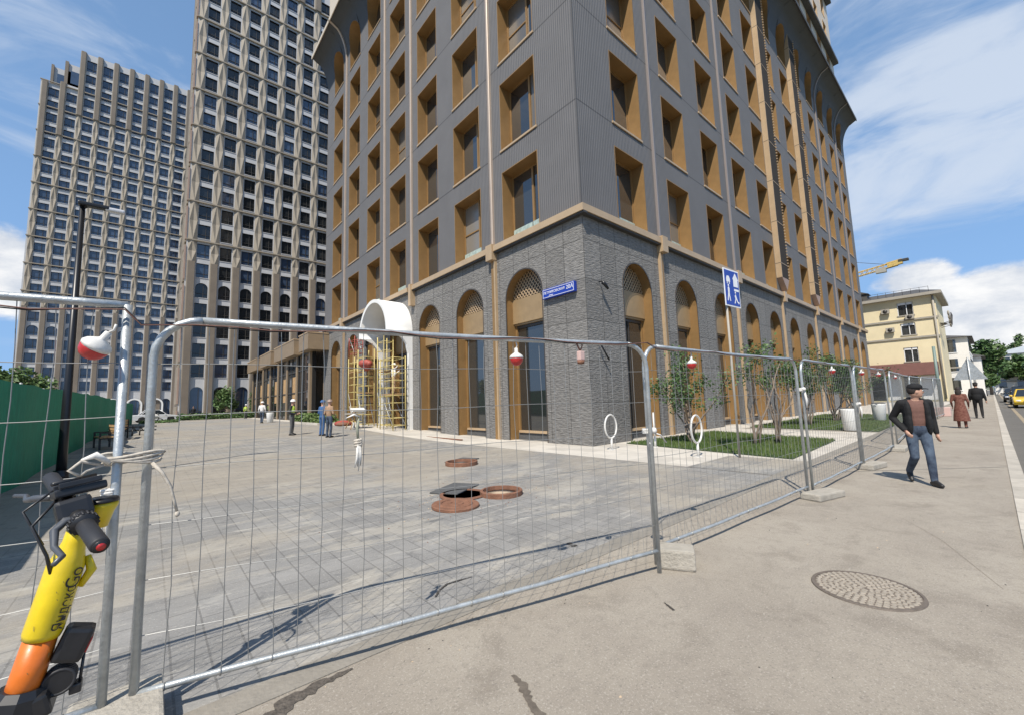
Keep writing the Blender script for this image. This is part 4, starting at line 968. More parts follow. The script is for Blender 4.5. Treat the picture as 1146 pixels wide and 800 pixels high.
# row of street trees across the road, outside the picture but seen by the windows
for i, x in enumerate(range(-60, 40, 11)):
    pass
def multi_stem(name, label, x, y, h, seed, nst, spread, nleaf, crown, group):
    """young tree of several crooked stems with loose tufts of leaves"""
    rnd = random.Random(seed); T_ = thing(name, label, 'tree', (x, y, 0.02), group=group); bb = MB(); tips = []
    for k in range(nst):
        a = rnd.uniform(0, 2 * PI); p = Vector((rnd.uniform(-.12, .12), rnd.uniform(-.12, .12), 0)); pts = [p.copy()]; d = Vector((math.cos(a) * spread, math.sin(a) * spread, 1)).normalized(); n = 9; hh = h * rnd.uniform(.7, 1)
        for j in range(n):
            d = (d + Vector((rnd.gauss(0, .16), rnd.gauss(0, .16), .10))).normalized(); p = p + d * hh / n; pts.append(p.copy())
            if j > 2 and rnd.random() < .75:
                e = (d + Vector((rnd.gauss(0, .8), rnd.gauss(0, .8), rnd.uniform(0, .5)))).normalized(); q_ = p + e * rnd.uniform(.25, .6); bb.tube([p, p.lerp(q_, .5) + Vector((0, 0, .04)), q_], [.012, .009, .004], 4, bark); tips.append(q_)
        bb.tube(pts, [.035 * (1 - j / (n + 2)) + .006 for j in range(n + 1)], 6, bark); tips += [pts[-1], pts[-2]]
    bb.build('trunk', T_)
    bb = MB()
    good = [t_ for t_ in tips if t_.z > h * crown] or tips
    for k in range(nleaf):
        t_ = rnd.choice(good); d = Vector((rnd.gauss(0, .15), rnd.gauss(0, .15), rnd.gauss(0, .13))); p = t_ + d
        a_ = Vector((rnd.gauss(0, 1), rnd.gauss(0, 1), rnd.gauss(0, .5))).normalized(); e = a_.cross(Vector((rnd.gauss(0, 1), rnd.gauss(0, 1), rnd.gauss(0, 1)))).normalized(); s2 = rnd.uniform(.03, .065)
        bb.poly([p - a_ * s2, p - e * s2 * .6, p + a_ * s2, p + e * s2 * .6], rnd.choice([leaf1, leaf2, leaf2]))
    bb.build('crown', T_, recalc=False); return T_
gy = 'young trees planted in the lawns'
multi_stem('young_tree', 'leafy multi-stemmed young tree behind the middle bicycle ring', 2.6, -2.2, 3.0, 3, 6, .28, 2600, .38, gy)
multi_stem('young_tree', 'sparse crooked young tree right of the blue sign post', 2.9, -4.0, 2.9, 5, 4, .14, 420, .86, gy)
multi_stem('young_tree', 'bare twisting young tree at the front of the lawn', 3.7, -4.4, 2.2, 9, 3, .30, 60, .8, gy)
multi_stem('young_tree', 'leafy young tree behind the white tub on the far lawn', 12.4, -3.1, 3.5, 11, 7, .32, 3400, .42, gy)
multi_stem('young_tree', 'thin stemmed young tree left of the far lawn', 10.9, -2.2, 3.2, 12, 6, .30, 1800, .6, gy)
multi_stem('young_tree', 'young tree between the two white tubs', 16.2, -3.4, 3.5, 15, 7, .32, 3600, .42, gy)
multi_stem('young_tree', 'farthest young tree beyond the second white tub', 20.6, -3.6, 3.4, 18, 7, .35, 4500, .3, gy)
# clipped planting by the pavilion and by the towers
def hedge(name, label, x0, y0, x1, y1, z, h, n, seed, mats_, size=.12):
    rnd = random.Random(seed); T_ = thing(name, label, 'hedge', ((x0 + x1) / 2, (y0 + y1) / 2, z))
    bb = MB()
    for k in range(n):
        p = Vector((rnd.uniform(x0, x1), rnd.uniform(y0, y1), z + h * rnd.random() ** .7 * rnd.uniform(.6, 1))); a_ = Vector((rnd.gauss(0, 1), rnd.gauss(0, 1), rnd.gauss(0, .6))).normalized(); e = a_.cross(Vector((rnd.gauss(0, 1), rnd.gauss(0, 1), rnd.gauss(0, 1)))).normalized(); s2 = size * rnd.uniform(.6, 1.2)
        bb.poly([p - a_ * s2, p - e * s2 * .6, p + a_ * s2, p + e * s2 * .6], rnd.choice(mats_))
    bb.build('foliage', T_, world=True, recalc=False)
    bb = MB(); bb.box(x0 - .15, y0 - .15, z - .3, x1 + .15, y1 + .15, z + .08, granite); bb.build('planting_bed', T_, world=True)
hedge('low_hedge', 'low green hedge in a pale kerbed bed before the pavilion', -2.6, 21.5, -1.3, 28.5, .45, .75, 2600, 2, [leaf1, leaf3])
hedge('low_hedge', 'green ground planting along the foot of the middle tower', -9, 54.5, 1, 57, .48, .9, 3000, 4, [leaf1, leaf2], .16)
hedge('low_hedge', 'strip of greenery at the end of the green hoarding', -12.2, 46, -9.2, 54, .46, .3, 1800, 6, [leaf1, leaf2], .14)

# ------------------------------------------------------------------ green hoarding
GF = thing('green_hoarding', 'long dark green sheet hoarding along the left side of the plaza', 'fence', (-13.6, 20, 0))
bb = MB(); ys = [-3.0 + .5 * k for k in range(108)]
def gx(y): return -13.75 + (y - 2) * .018 + .05 * math.sin(y * 1.3)
for a, c in zip(ys, ys[1:]):
    ta, tc_ = 2.36 + .02 * math.sin(a * 2) + gz(0, a) * .4, 2.36 + .02 * math.sin(c * 2) + gz(0, c) * .4
    bb.poly([(gx(a), a, gz(0, a)), (gx(c), c, gz(0, c)), (gx(c), c, tc_), (gx(a), a, ta)], greenw, True)
    bb.poly([(gx(a) - .04, a, gz(0, a)), (gx(c) - .04, c, gz(0, c)), (gx(c) - .04, c, tc_), (gx(a) - .04, a, ta)], greenw, True)
    bb.poly([(gx(a), a, ta), (gx(c), c, tc_), (gx(c) - .04, c, tc_), (gx(a) - .04, a, ta)], greenw)
bb.build('green_sheet', GF, world=True, recalc=False)
bb = MB()
for a in ys[::6]: bb.tube([(gx(a) - .10, a, 0), (gx(a) - .10, a, 2.4)], .03, 6, galv)
bb.build('support_posts', GF, world=True)
for y in (10.5, 13.5): 
    pass

# street lamp
SL = thing('street_lamp', 'tall black street lamp beside the green hoarding', 'street lamp', (-12.94, 5.8, 0.0))
bb = MB(); bb.tube([(0, 0, 0), (0, 0, 1.2), (0, 0, 6.9)], [.10, .085, .055], 12, blackm); bb.tube([(0, 0, 0), (0, 0, .3)], .14, 12, blackm); bb.build('pole', SL)
bb = MB(); bb.tube([(0, 0, 6.85), (.10, -.02, 6.93), (.35, -.10, 6.93)], .035, 8, blackm); bb.build('arm', SL)
bb = MB(); bb.bbox(-.08, -.16, 6.90, .50, .04, 7.0, blackm, .03); h_ = bb.build('lamp_head', SL)
bb = MB(); bb.bbox(.42, -.15, 6.885, .80, .03, 6.975, lampl, .03); bb.build('lamp_lens', SL)

# benches beside the hoarding
def bench(loc, rz, label):
    T_ = thing('park_bench', label, 'bench', loc, rz, 'dark benches by the green hoarding')
    for k in range(2):
        bb = MB(); x = -.75 + 1.5 * k; bb.box(x - .03, -.28, 0, x + .03, -.22, .45, blackm); bb.box(x - .03, .18, 0, x + .03, .24, .95, blackm); bb.box(x - .03, -.28, .40, x + .03, .22, .45, blackm); bb.box(x - .03, -.28, .62, x + .03, .2, .66, blackm); bb.box(x - .03, -.28, .45, x + .03, -.22, .62, blackm); bb.build('leg', T_)
    bb = MB()
    for k in range(4): bb.box(-.85, -.27 + k * .115, .455, .85, -.18 + k * .115, .49, plank)
    bb.build('seat', T_); bb = MB()
    for k in range(3): bb.box(-.85, .17, .58 + k * .13, .85, .20, .67 + k * .13, plank)
    bb.build('backrest', T_); return T_
bench((-12.7, 14.4, gz(0, 14.4)), R(-80), 'dark bench beside the green hoarding nearest the street lamp')
bench((-12.5, 19.0, gz(0, 19)), R(-95), 'second dark bench farther along the green hoarding')
T_ = thing('bicycle_stand', 'low black metal bench frame lying beyond the two benches', 'bench', (-11.9, 22.6, gz(0, 22)), group='dark benches by the green hoarding')
bb = MB()
for k in range(5): bb.tube([(-.8 + k * .3, -.9, 0), (-.8 + k * .3, -.6, .5), (-.8 + k * .3 + .1, .2, .25)], .03, 6, blackm)
bb.box(-.9, -.7, .42, .8, -.45, .48, blackm); bb.box(-.9, .1, .2, .8, .3, .26, blackm); bb.build('frame', T_)

# ------------------------------------------------------------------ construction fence panels
def panel(a, b, label, seed, post_h=2.12, spacing=.13, n_h=6, sag=0.0, left_post=True, rail_drop=0.0, curve=True, wr=.0022):
    rnd = random.Random(seed); a = Vector((*a, 0)); b = Vector((*b, 0)); L_ = (b - a).length; ang = math.atan2(b.y - a.y, b.x - a.x)
    T_ = thing('fence_panel', label, 'fence', tuple(a), ang, 'temporary mesh fence panels along the footway')
    H = post_h; r = .021
    bb = MB(); pts = [(0, 0, 0.0), (0, 0, H - .22)] + ([(.22 - .22 * math.cos(t_ * PI / 12), 0, H - .22 + .22 * math.sin(t_ * PI / 12)) for t_ in range(1, 6)] if curve else []) + [(.22, 0, H)] * curve
    if not curve: pts = [(0, 0, 0), (0, 0, H)]
    bb.tube(pts, r, 10, galv); bb.build('post', T_)
    bb = MB(); pts = [(L_, 0, 0.0), (L_, 0, H - .22 - rail_drop)] + [(L_ - .22 + .22 * math.cos(t_ * PI / 12), 0, H - rail_drop - .22 + .22 * math.sin(t_ * PI / 12)) for t_ in range(1, 6)] + [(L_ - .22, 0, H - rail_drop)]
    bb.tube(pts, r, 10, galv); bb.build('post', T_)
    bb = MB(); x0 = .22 if curve else 0
    bb.tube([(x0 + (L_ - .22 - x0) * k / 12, .004 * rnd.uniform(-1, 1), H - rail_drop * k / 12 - .012 * math.sin(PI * k / 12)) for k in range(13)], r, 10, galv); bb.build('top_rail', T_)
    bb = MB(); zb = lambda t_: .155 + sag * (t_ - .2) - .01 * math.sin(PI * t_)
    bb.tube([(L_ * k / 16, .006 * math.sin(k), max(.03, zb(k / 16))) for k in range(17)], r * .85, 10, galv)
    k = spacing
    while k < L_: bb.tube([(k - .004, .0, max(.03, zb(k / L_))), (k + .004, 0, max(.03, zb(k / L_)))], r * 1.02, 8, wire, caps=True); k += spacing * 2
    bb.build('bottom_rail', T_)
    bb = MB(); x = spacing
    hz = [.155 + (H - .155) * (q + 1) / (n_h + 1) for q in range(n_h)]
    hz = [.42, .70, 1.0, 1.29, 1.58, 1.87]
    bow = rnd.uniform(-.03, .03)
    while x < L_ - .04:
        pts = []; ph = rnd.uniform(0, 6); amp = rnd.uniform(.001, .008)
        for j in range(9):
            z = .155 + sag * .3 + (H - .16 - sag * .3 - rail_drop * x / L_) * j / 8
            pts.append((x + amp * math.sin(ph + j * 1.7), bow * math.sin(PI * j / 8) * math.sin(PI * x / L_), z))
        bb.tube(pts, wr, 4, wire, sm=False); x += spacing * rnd.uniform(.96, 1.04)
    for z in hz:
        ph = rnd.uniform(0, 6)
        bb.tube([(L_ * k / 14, .004 + bow * math.sin(PI * z / H) * math.sin(PI * k / 14), z - rail_drop * k / 14 * z / H + .008 * math.sin(ph + k * .9)) for k in range(15)], wr, 4, wire, sm=False)
    tag(bb.build('wire_mesh', T_)); return T_
panel((-11.49, -5.93), (-13.9, -5.80), 'nearest mesh fence panel behind the yellow scooter at the left edge', 1, 2.19, .135, curve=False)
panel((-11.37, -5.92), (-7.78, -6.84), 'wide mesh fence panel across the middle foreground with the pale rag tied on', 2, 2.13, .125, sag=.05, rail_drop=.03)
panel((-7.62, -6.72), (-3.66, -6.99), 'mesh fence panel between the block with the double post and the bicycle rings', 3, 2.12, .13)
panel((-3.52, -7.02), (-.36, -7.11), 'mesh fence panel in front of the far end of the lawn', 4, 2.12, .13)
panel((-.22, -7.12), (3.3, -7.17), 'mesh fence panel right behind the walking man in the cap', 5, 2.12, .13, wr=.002)
panel((4.6, -7.1), (8.3, -6.95), 'mesh fence panel seen past the walking man, before the white tubs', 6, 2.12, .13, wr=.0025)
panel((8.5, -6.9), (12.0, -6.8), 'mesh fence panel sixth along the footway', 7, 2.12, .13, wr=.0025)
panel((12.2, -6.8), (15.6, -6.85), 'mesh fence panel beside the woman in the patterned dress', 8, 2.12, .13, wr=.003)
panel((15.8, -6.85), (19.4, -7.0), 'mesh fence panel just left of the grey sign post', 9, 2.12, .13, wr=.003)
panel((19.6, -7.0), (22.8, -7.1), 'farthest mesh fence panel, beside the man in black', 10, 2.12, .13, wr=.004)
# shadow-green netting on the far panels
# concrete feet
fg = 'concrete feet of the fence'
def foot(x, y, rz, label, sx=.34, sy=.20, sz=.16):
    T_ = bpy.data.objects.new('concrete_block', None)
    bb = MB(); bb.bbox(-sx, -sy, 0, sx, sy, sz, concrete, .022)
    o = bb.build('concrete_block', None, (x, y, 0), rz); bpy.data.objects.remove(T_)
    return tag(o, label, 'concrete block', fg)
foot(-11.435, -6.03, R(90), 'large flat concrete foot under the two nearest fence posts', .25, .185, .15)
foot(-7.53, -6.88, R(-60), 'chunky pale concrete block at the double fence post in the middle', .16, .12, .18)
foot(-3.60, -7.16, R(-15), 'flat concrete foot beside the third fence joint', .34, .14, .10)
foot(-.05, -7.22, R(-10), 'flat concrete foot at the joint left of the walking man', .36, .14, .11)
foot(3.7, -7.2, R(0), 'concrete foot just behind the walking man', .5, .2, .1)
foot(8.4, -7.05, R(0), 'concrete foot past the walking man on the footway edge', .5, .2, .12)
foot(12.1, -6.95, R(0), 'concrete foot beside the woman in the patterned dress', .5, .2, .12)
foot(15.7, -7.0, R(0), 'concrete foot by the grey sign post', .5, .2, .12)

# hanging warning lamps
def warn_proto(loc, rz, label, tilt=0.0, s=1.0):
    T_ = thing('warning_lamp', label, 'warning lamp', loc, rz, 'red and white warning lamps hung on the fence'); s *= .86; T_.rotation_euler = (0, tilt, rz); T_.scale = (s, s, s)
    bb = MB(); bb.lathe([(0.0, -.115), (.022, -.112), (.042, -.100), (.056, -.078), (.062, -.055), (.063, -.045)], 20, redp); bb.build('red_lens', T_)
    bb = MB(); bb.lathe([(.064, -.047), (.066, -.034), (.058, -.020), (.040, -.006), (.024, .004), (.017, .010), (.016, .05), (.0, .052)], 20, whitep); bb.build('white_cap', T_)
    bb = MB(); bb.tube([(0, 0, .05), (.012, 0, .075), (0, 0, .105)], .006, 6, whitep); bb.build('hook', T_); return T_
def on_seg(a, b, t_): return a[0] + (b[0] - a[0]) * t_, a[1] + (b[1] - a[1]) * t_
P2a, P2b = (-11.37, -5.92), (-7.78, -6.84); P3a, P3b = (-7.62, -6.72), (-3.66, -6.99)
x, y = on_seg(P2a, P2b, 2.35 / 3.78); W0 = warn_proto((x, y, 1.985), 0, 'small red and white warning lamp hung left of the stone corner')
copy_thing(W0, (-11.58, -5.965, 1.985), R(140), 'biggest red and white warning lamp, tilted against the nearest post', (1.0, 1.0, 1.0)).rotation_euler = (0, R(38), R(-35))
x, y = on_seg(P3a, P3b, .9 / 3.97); copy_thing(W0, (x, y, 2.0), 0, 'red and white warning lamp above the middle bicycle ring')
copy_thing(W0, (-1.75, -7.07, 2.02), 0, 'red and white warning lamp before the leafy far shrubs')
copy_thing(W0, (.55, -7.13, 2.02), 0, 'red and white warning lamp above the first white tub')
copy_thing(W0, (2.5, -7.15, 2.02), 0, 'red and white warning lamp nearest the walking man')
copy_thing(W0, (6.4, -7.02, 2.02), 0, 'warning lamp just over the cap of the walking man')
x, y = on_seg(P2a, P2b, 3.0 / 3.78)
T_ = thing('warning_lamp', 'faded pink square lamp hung in front of the stone corner', 'warning lamp', (x, y, 1.99), group='red and white warning lamps hung on the fence')
bb = MB(); bb.bbox(-.03, -.025, -.05, .03, .025, .03, pinkm, .008); bb.build('housing', T_)
bb = MB(); bb.lathe([(0, -.085), (.03, -.08), (.036, -.05)], 12, rust); bb.build('red_lens', T_)
bb = MB(); bb.tube([(0, 0, .03), (-.03, 0, .07), (-.05, 0, .11)], .008, 6, cable_r); bb.tube([(0, 0, .03), (.03, 0, .08), (.02, 0, .11)], .006, 6, cable_r); bb.build('hook', T_)
# cable strung along the top rails
bb = MB(); rnd = random.Random(4); pts = []
def along(a, b, h, n=14, first=False):
    for k in range(0 if first else 1, n + 1):
        t_ = k / n; x, y = on_seg(a, b, t_); pts.append((x + rnd.uniform(-.004, .004), y - .028, h - .035 * abs(math.sin(PI * t_ * 3)) + rnd.uniform(-.006, .006)))
along((-13.9, -5.80), (-11.50, -5.95), 2.16, first=True); pts.append((-11.43, -5.96, 2.08)); along(P2a, P2b, 2.12, 20); along(P3a, P3b, 2.12, 20); along((-3.5, -7.04), (-.36, -7.13), 2.12); along((-.2, -7.14), (3.3, -7.19), 2.12)
bb.tube(pts, .0040, 6, cable_r); bb.tube([(p[0], p[1] + .006, p[2] + .010 * math.sin(i)) for i, p in enumerate(pts)], .0036, 6, blackm)
tag(bb.build('cable'), 'thin red and black cable strung along the fence top rails', 'cable')
# ropes, rags
def coil(bb, c, r, turns, h, rr_, m, seed=0, n=14):
    rnd = random.Random(seed); pts = []
    for k in range(int(turns * n) + 1):
        t_ = 2 * PI * k / n; pts.append((c[0] + (r + rnd.uniform(-.003, .004)) * math.cos(t_), c[1] + (r + rnd.uniform(-.003, .004)) * math.sin(t_), c[2] + h * k / (turns * n) + rnd.uniform(-.003, .003)))
    bb.tube(pts, rr_, 6, m)
bb = MB(); cx, cy = -11.43, -5.93
for k in range(4):
    e = .10 + .004 * k; pts = [(cx + e * 1.15 * math.cos(t_), cy + .045 * math.sin(t_) - .0, 1.345 + .012 * k + .012 * math.sin(t_ * 2 + k)) for t_ in [2 * PI * q / 20 for q in range(20)]]
    bb.tube(pts, .008, 6, rope_m, closed=True)
bb.tube([(-11.35, -5.980, 1.33), (-11.31, -6.000, 1.28), (-11.27, -6.010, 1.20), (-11.25, -6.010, 1.12), (-11.235, -6.010, 1.06)], [.009, .009, .008, .007, .006], 6, rope_m)
bb.ell((-11.233, -6.010, 1.045), .012, .012, .016, rope_m)
bb.tube([(-11.55, -5.960, 1.34), (-11.62, -5.990, 1.37), (-11.66, -6.000, 1.33), (-11.62, -6.000, 1.30)], .008, 6, rope_m)
bb.tube([(-11.54, -5.960, 1.34), (-11.60, -5.980, 1.32), (-11.64, -5.990, 1.28)], .007, 6, rope_m); bb.tube([(-11.52, -5.960, 1.35), (-11.57, -5.990, 1.395), (-11.62, -5.980, 1.375)], [.012, .018, .006], 8, rag_m)
tag(bb.build('rope_tie'), 'frayed rope lashing the two nearest fence posts together', 'rope', 'ropes and rags tied on the fence')
bb = MB(); rnd = random.Random(3); coil(bb, (-11.51, -5.915, 1.145), .030, 5, .065, .0085, rag_m, 3)
for k in range(12):
    a = rnd.uniform(0, 6.28); bb.tube([(-11.52 + .02 * math.cos(a), -5.95, 1.15), (-11.545 + .03 * math.cos(a), -5.97, 1.08), (-11.55 + .04 * math.cos(a), -5.97 + .01 * math.sin(a), 1.0 - rnd.random() * .06)], [.006, .006, .003], 5, rag_m)
tag(bb.build('cloth_strip'), 'white frayed cloth strip wound round the nearest post', 'cloth', 'ropes and rags tied on the fence')
x, y = on_seg(P2a, P2b, 1.11 / 3.78); bb = MB(); rnd = random.Random(6); y -= .012
coil(bb, (x, y, 1.335), .018, 3, .045, .009, rope_m, 2)
for k in range(5):
    a = rnd.uniform(-.02, .02); bb.tube([(x + a * .4, y - .012, 1.35), (x + a + .01 * math.sin(k), y - .016, 1.27), (x + a * 1.2, y - .010, 1.16 + rnd.random() * .06)], [.012, .013, .005], 6, rag_m, flat=.5)
bb.tube([(x, y, 1.38), (x - .006, y, 1.46), (x + .004, y, 1.53)], [.010, .013, .008], 7, mat('olive_cloth', (.30, .31, .24), .9), flat=.7)
bb.tube([(x + .004, y, 1.53), (x - .03, y, 1.545), (x - .085, y - .01, 1.525)], [.012, .016, .004], 7, rag_m, flat=.4)
tag(bb.build('knotted_rag'), 'pale rag knotted on the wires of the middle fence panel', 'cloth', 'ropes and rags tied on the fence')
for i, (x, y, z, lb) in enumerate(((-7.70, -6.78, 1.25, 'white string tied round the double post over the pale block'), (-3.59, -7.0, 1.62, 'white rag knotted high on the third fence joint'), (-.29, -7.12, 1.30, 'white rag tied at the joint left of the walking man'))):
    bb = MB(); coil(bb, (x, y, z), .06, 3, .05, .008, rag_m, i); bb.ell((x - .02, y - .06, z + .03), .035, .03, .03, rag_m)
    if i == 0: bb.tube([(x + .03, y - .05, z), (x + .10, y - .06, z - .02), (x + .2, y - .06, z - .10)], .007, 5, rag_m); bb.tube([(x - .05, y - .05, z), (x - .1, y - .06, z - .08), (x - .06, y - .06, z - .16)], .006, 5, rag_m)
    else: bb.tube([(x, y - .06, z), (x + .02, y - .07, z - .14), (x + .0, y - .07, z - .26)], [.014, .018, .006], 6, rag_m)
    tag(bb.build('knotted_rag'), lb, 'cloth', 'ropes and rags tied on the fence')

# ------------------------------------------------------------------ manholes and rings
def cover(x, y, r, label, name, m, raised=.05, fill=None, rings=2, tilt=0, group='round iron covers and rings'):
    T_ = thing(name, label, 'manhole cover', (x, y, 0), group=group); T_.rotation_euler = (tilt, tilt * .5, 0)
    bb = MB()
    if fill: bb.lathe([(r - .06, .01), (r - .05, raised), (r - .012, raised), (r, raised - .01), (r, .001)], 40, m, sm=False); bb.build('iron_ring', T_); b2 = MB(); b2.lathe([(0, .035), (r - .075, .025)], 40, fill); b2.lathe([(0, raised * .25), (r - .06, raised * .25)], 30, fill); b2.build('fill', T_)
    else:
        pr = [(0, raised)]
        for k in range(rings): q_ = r * (k + .75) / (rings + .6); pr += [(q_ - .035, raised), (q_ - .028, raised + .014), (q_ + .012, raised + .014), (q_ + .02, raised)]
        pr += [(r - .01, raised), (r, raised - .01), (r, .005)]; bb.lathe(pr, 40, m, sm=False); bb.build('cover_plate', T_)
    return T_
cover(-7.72, -3.36, .37, 'rusty round cover with concentric rings lying on the plaza', 'manhole_cover', rust, .05, tilt=.03)
cover(-6.70, -3.24, .37, 'rusty iron ring filled with pale sand beside the open shaft', 'manhole_ring', rust, .085, sandm)
cover(-5.18, .25, .42, 'raised rusty ring of the manhole nearer the building', 'manhole_ring', rust, .10, sandm)
T_ = thing('open_manhole', 'open dark shaft between the rusty cover and the sand filled ring', 'manhole', (-7.18, -2.78, 0), group='round iron covers and rings')
bb = MB(); bb.lathe([(.0, .010), (.36, .010)], 36, holeb); bb.build('shaft', T_); bb = MB(); bb.lathe([(.35, .012), (.355, .030), (.41, .030), (.42, .012)], 36, rust, sm=False); bb.build('iron_rim', T_)  # flat black disc, the darkness of the shaft is only its colour
for x, y, rz, lb in ((-7.0, -2.25, .5, 'dark grey slab lifted beside the open shaft'), (-4.75, .85, .4, 'grey slab set behind the nearer manhole ring')):
    bb = MB(); bb.bbox(-.45, -.28, .006, .45, .28, .03, tar if False else plinth, .006); tag(bb.build('cover_slab', None, (x, y, 0), rz), lb, 'slab')
# patterned sidewalk cover
T_ = thing('manhole_cover', 'worn cast iron manhole cover set in the footway asphalt', 'manhole cover', (-6.93, -8.17, 0), group='round iron covers and rings')
bb = MB(); bb.lathe([(0, .006), (.335, .006), (.34, .004)], 48, castiron); cvp = bb.build('cover_plate', T_)
bb = MB(); bb.lathe([(.335, .002), (.337, .010), (.358, .010), (.362, .001)], 48, castiron, sm=False); bb.build('iron_rim', T_)
bb = MB(); rnd = random.Random(8); wornc = mat('worn_iron', (0.31, 0.27, 0.22), .8, .0, .15, 20)
for ring in range(1, 9):
    n = int(5.2 * ring); rr_ = ring * .0385
    for k in range(n):
        a = 2 * PI * (k + .5 * (ring % 2)) / n; c = Vector((rr_ * math.cos(a), rr_ * math.sin(a), 0)); w_ = .0185; h_ = .0145
        u = Vector((-math.sin(a), math.cos(a), 0)); v = Vector((math.cos(a), math.sin(a), 0)); tl = rnd.choice((-.5, .5)); u2 = u * math.cos(tl) + v * math.sin(tl); v2 = -u * math.sin(tl) + v * math.cos(tl)
        lo = [c + u2 * w_ * sx + v2 * h_ * sy + Vector((0, 0, .0062)) for sx, sy in ((-1, -1), (1, -1), (1, 1), (-1, 1))]; hi = [c + u2 * w_ * .8 * sx + v2 * h_ * .75 * sy + Vector((0, 0, .013)) for sx, sy in ((-1, -1), (1, -1), (1, 1), (-1, 1))]
        bb.raw(lo + hi, [(4, 5, 6, 7), (0, 1, 5, 4), (1, 2, 6, 5), (2, 3, 7, 6), (3, 0, 4, 7)], wornc)
bb.build('tread_pattern', cvp)
# stains and cracks on the ground
def blot(name, pts, label, m=tar, z=.005, kindl='stain'):
    bb = MB(); bb.poly([(x, y, z) for x, y in pts], m); return tag(bb.build(name), label, kindl)
def smear(name, path, widths, label, kindl='stain', m=tar, seed=1, z=.004):
    """irregular flat mark following a path on the ground"""
    rnd = random.Random(seed); path = [Vector((*p, 0)) for p in path]; pts = []; ws = []
    for k in range(len(path) - 1):
        for q in range(6): t_ = q / 6; pts.append(path[k].lerp(path[k + 1], t_)); ws.append(widths[k] * (1 - t_) + widths[k + 1] * t_)
    pts.append(path[-1]); ws.append(widths[-1]); Lf = []; Rf = []
    for k, p in enumerate(pts):
        d = (pts[min(k + 1, len(pts) - 1)] - pts[max(k - 1, 0)]).normalized(); n = Vector((-d.y, d.x, 0)); Lf.append(p + n * ws[k] * rnd.uniform(.5, 1.3)); Rf.append(p - n * ws[k] * rnd.uniform(.5, 1.3))
    bb = MB()
    for k in range(len(pts) - 1): bb.poly([(v.x, v.y, z) for v in (Lf[k], Lf[k + 1], Rf[k + 1], Rf[k])], m)
    return lab(bb.build(name, recalc=False), label, kindl)
wet = mat('damp_patch', (0.13, 0.108, 0.085), 0.75, 0, 0.25, 14, 0.3, 60)
smear('stain', [(-9.69, -6.99), (-9.71, -7.10), (-9.76, -7.20), (-9.80, -7.32), (-9.86, -7.42)], [.012, .03, .022, .035, .03], 'dark wet drip stain on the footway at the bottom of the picture', m=wet)
smear('stain', [(-8.27, -7.16), (-8.33, -7.27)], [.006, .014], 'small dark tar spot on the footway below the pale block', seed=2)
smear('stain', [(-7.76, -5.72), (-7.80, -5.84)], [.03, .035], 'small round dark spot on the pavers inside the fence', seed=3, z=.008)
smear('crack', [(-9.51, -5.80), (-9.41, -5.71), (-9.31, -5.66), (-9.20, -5.67), (-9.06, -5.69)], [.012, .008, .01, .008, .006], 'jagged dark crack in the pavers behind the front fence panel', 'crack', seed=4, z=.008)
smear('broken_edging', [(-10.86, -6.40), (-10.70, -6.30), (-10.52, -6.27), (-10.36, -6.26)], [.055, .06, .035, .008], 'dark broken patch in the asphalt beside the edging at the bottom of the picture', 'crack', m=mat('broken_asphalt', (0.10, 0.085, 0.07), .95, 0, .4, 30, .8, 60), seed=5)

faint = mat('worn_line', (0.235, 0.20, 0.162), 0.9, 0, 0.3, 30)
smear('worn_line', [(-6.2, -8.9), (-5.0, -8.5), (-4.2, -8.1)], [.003, .006, .002], 'long faint worn line in the asphalt leading toward the walking man', 'crack', m=faint, seed=18, z=.0015)

# bicycle rings
def ring_stand(loc, label, rz=0):
    T_ = thing('bicycle_ring', label, 'bicycle stand', loc, rz, 'white ring shaped bicycle stands')
    bb = MB(); bb.tube([(.30 * math.cos(2 * PI * k / 28), 0, .72 + .36 * math.sin(2 * PI * k / 28)) for k in range(28)], .027, 8, whitep, closed=True); bb.build('ring', T_)
    bb = MB(); bb.tube([(0, 0, 0), (0, 0, .37)], .035, 10, whitep); bb.box(-.11, -.08, 0, .11, .08, .012, whitep); bb.build('post', T_); return T_
r1 = ring_stand((-.43, -1.05, .005), 'white bicycle ring standing in front of the stone corner')
copy_thing(r1, (-.46, -3.79, .005), 0, 'white bicycle ring in the middle, before the lawn')
copy_thing(r1, (.92, -1.75, .005), R(30), 'white bicycle ring half hidden behind the double fence post')
# white tubs
def tub(loc, label):
    T_ = thing('planter_tub', label, 'planter', loc, 0, 'white tubs on the lawn')
    bb = MB(); bb.lathe([(.20, 0), (.22, .02), (.27, .80), (.27, .86), (.245, .86), (.235, .70)], 28, planter_m); bb.build('tub', T_)
    bb = MB(); bb.lathe([(.0, .80), (.24, .80)], 20, framed); bb.tube([(.25 * math.cos(2 * PI * k / 20), .25 * math.sin(2 * PI * k / 20), .88) for k in range(20)], .015, 6, framed, closed=True); bb.build('inner_liner', T_); return T_
u1 = tub((9.84, -5.16, .03), 'white round tub nearest the walking man on the far lawn'); u1.scale = (1.1, 1.1, 1.0)
copy_thing(u1, (16.98, -5.08, .03), 0, 'white round tub farther along the lawn edge')
T_ = copy_thing(u1, (-3.4, 33.0, gz(0, 33)), 0, 'white round tub in front of the tan pavilion'); T_['group'] = 'white tubs on the lawn'

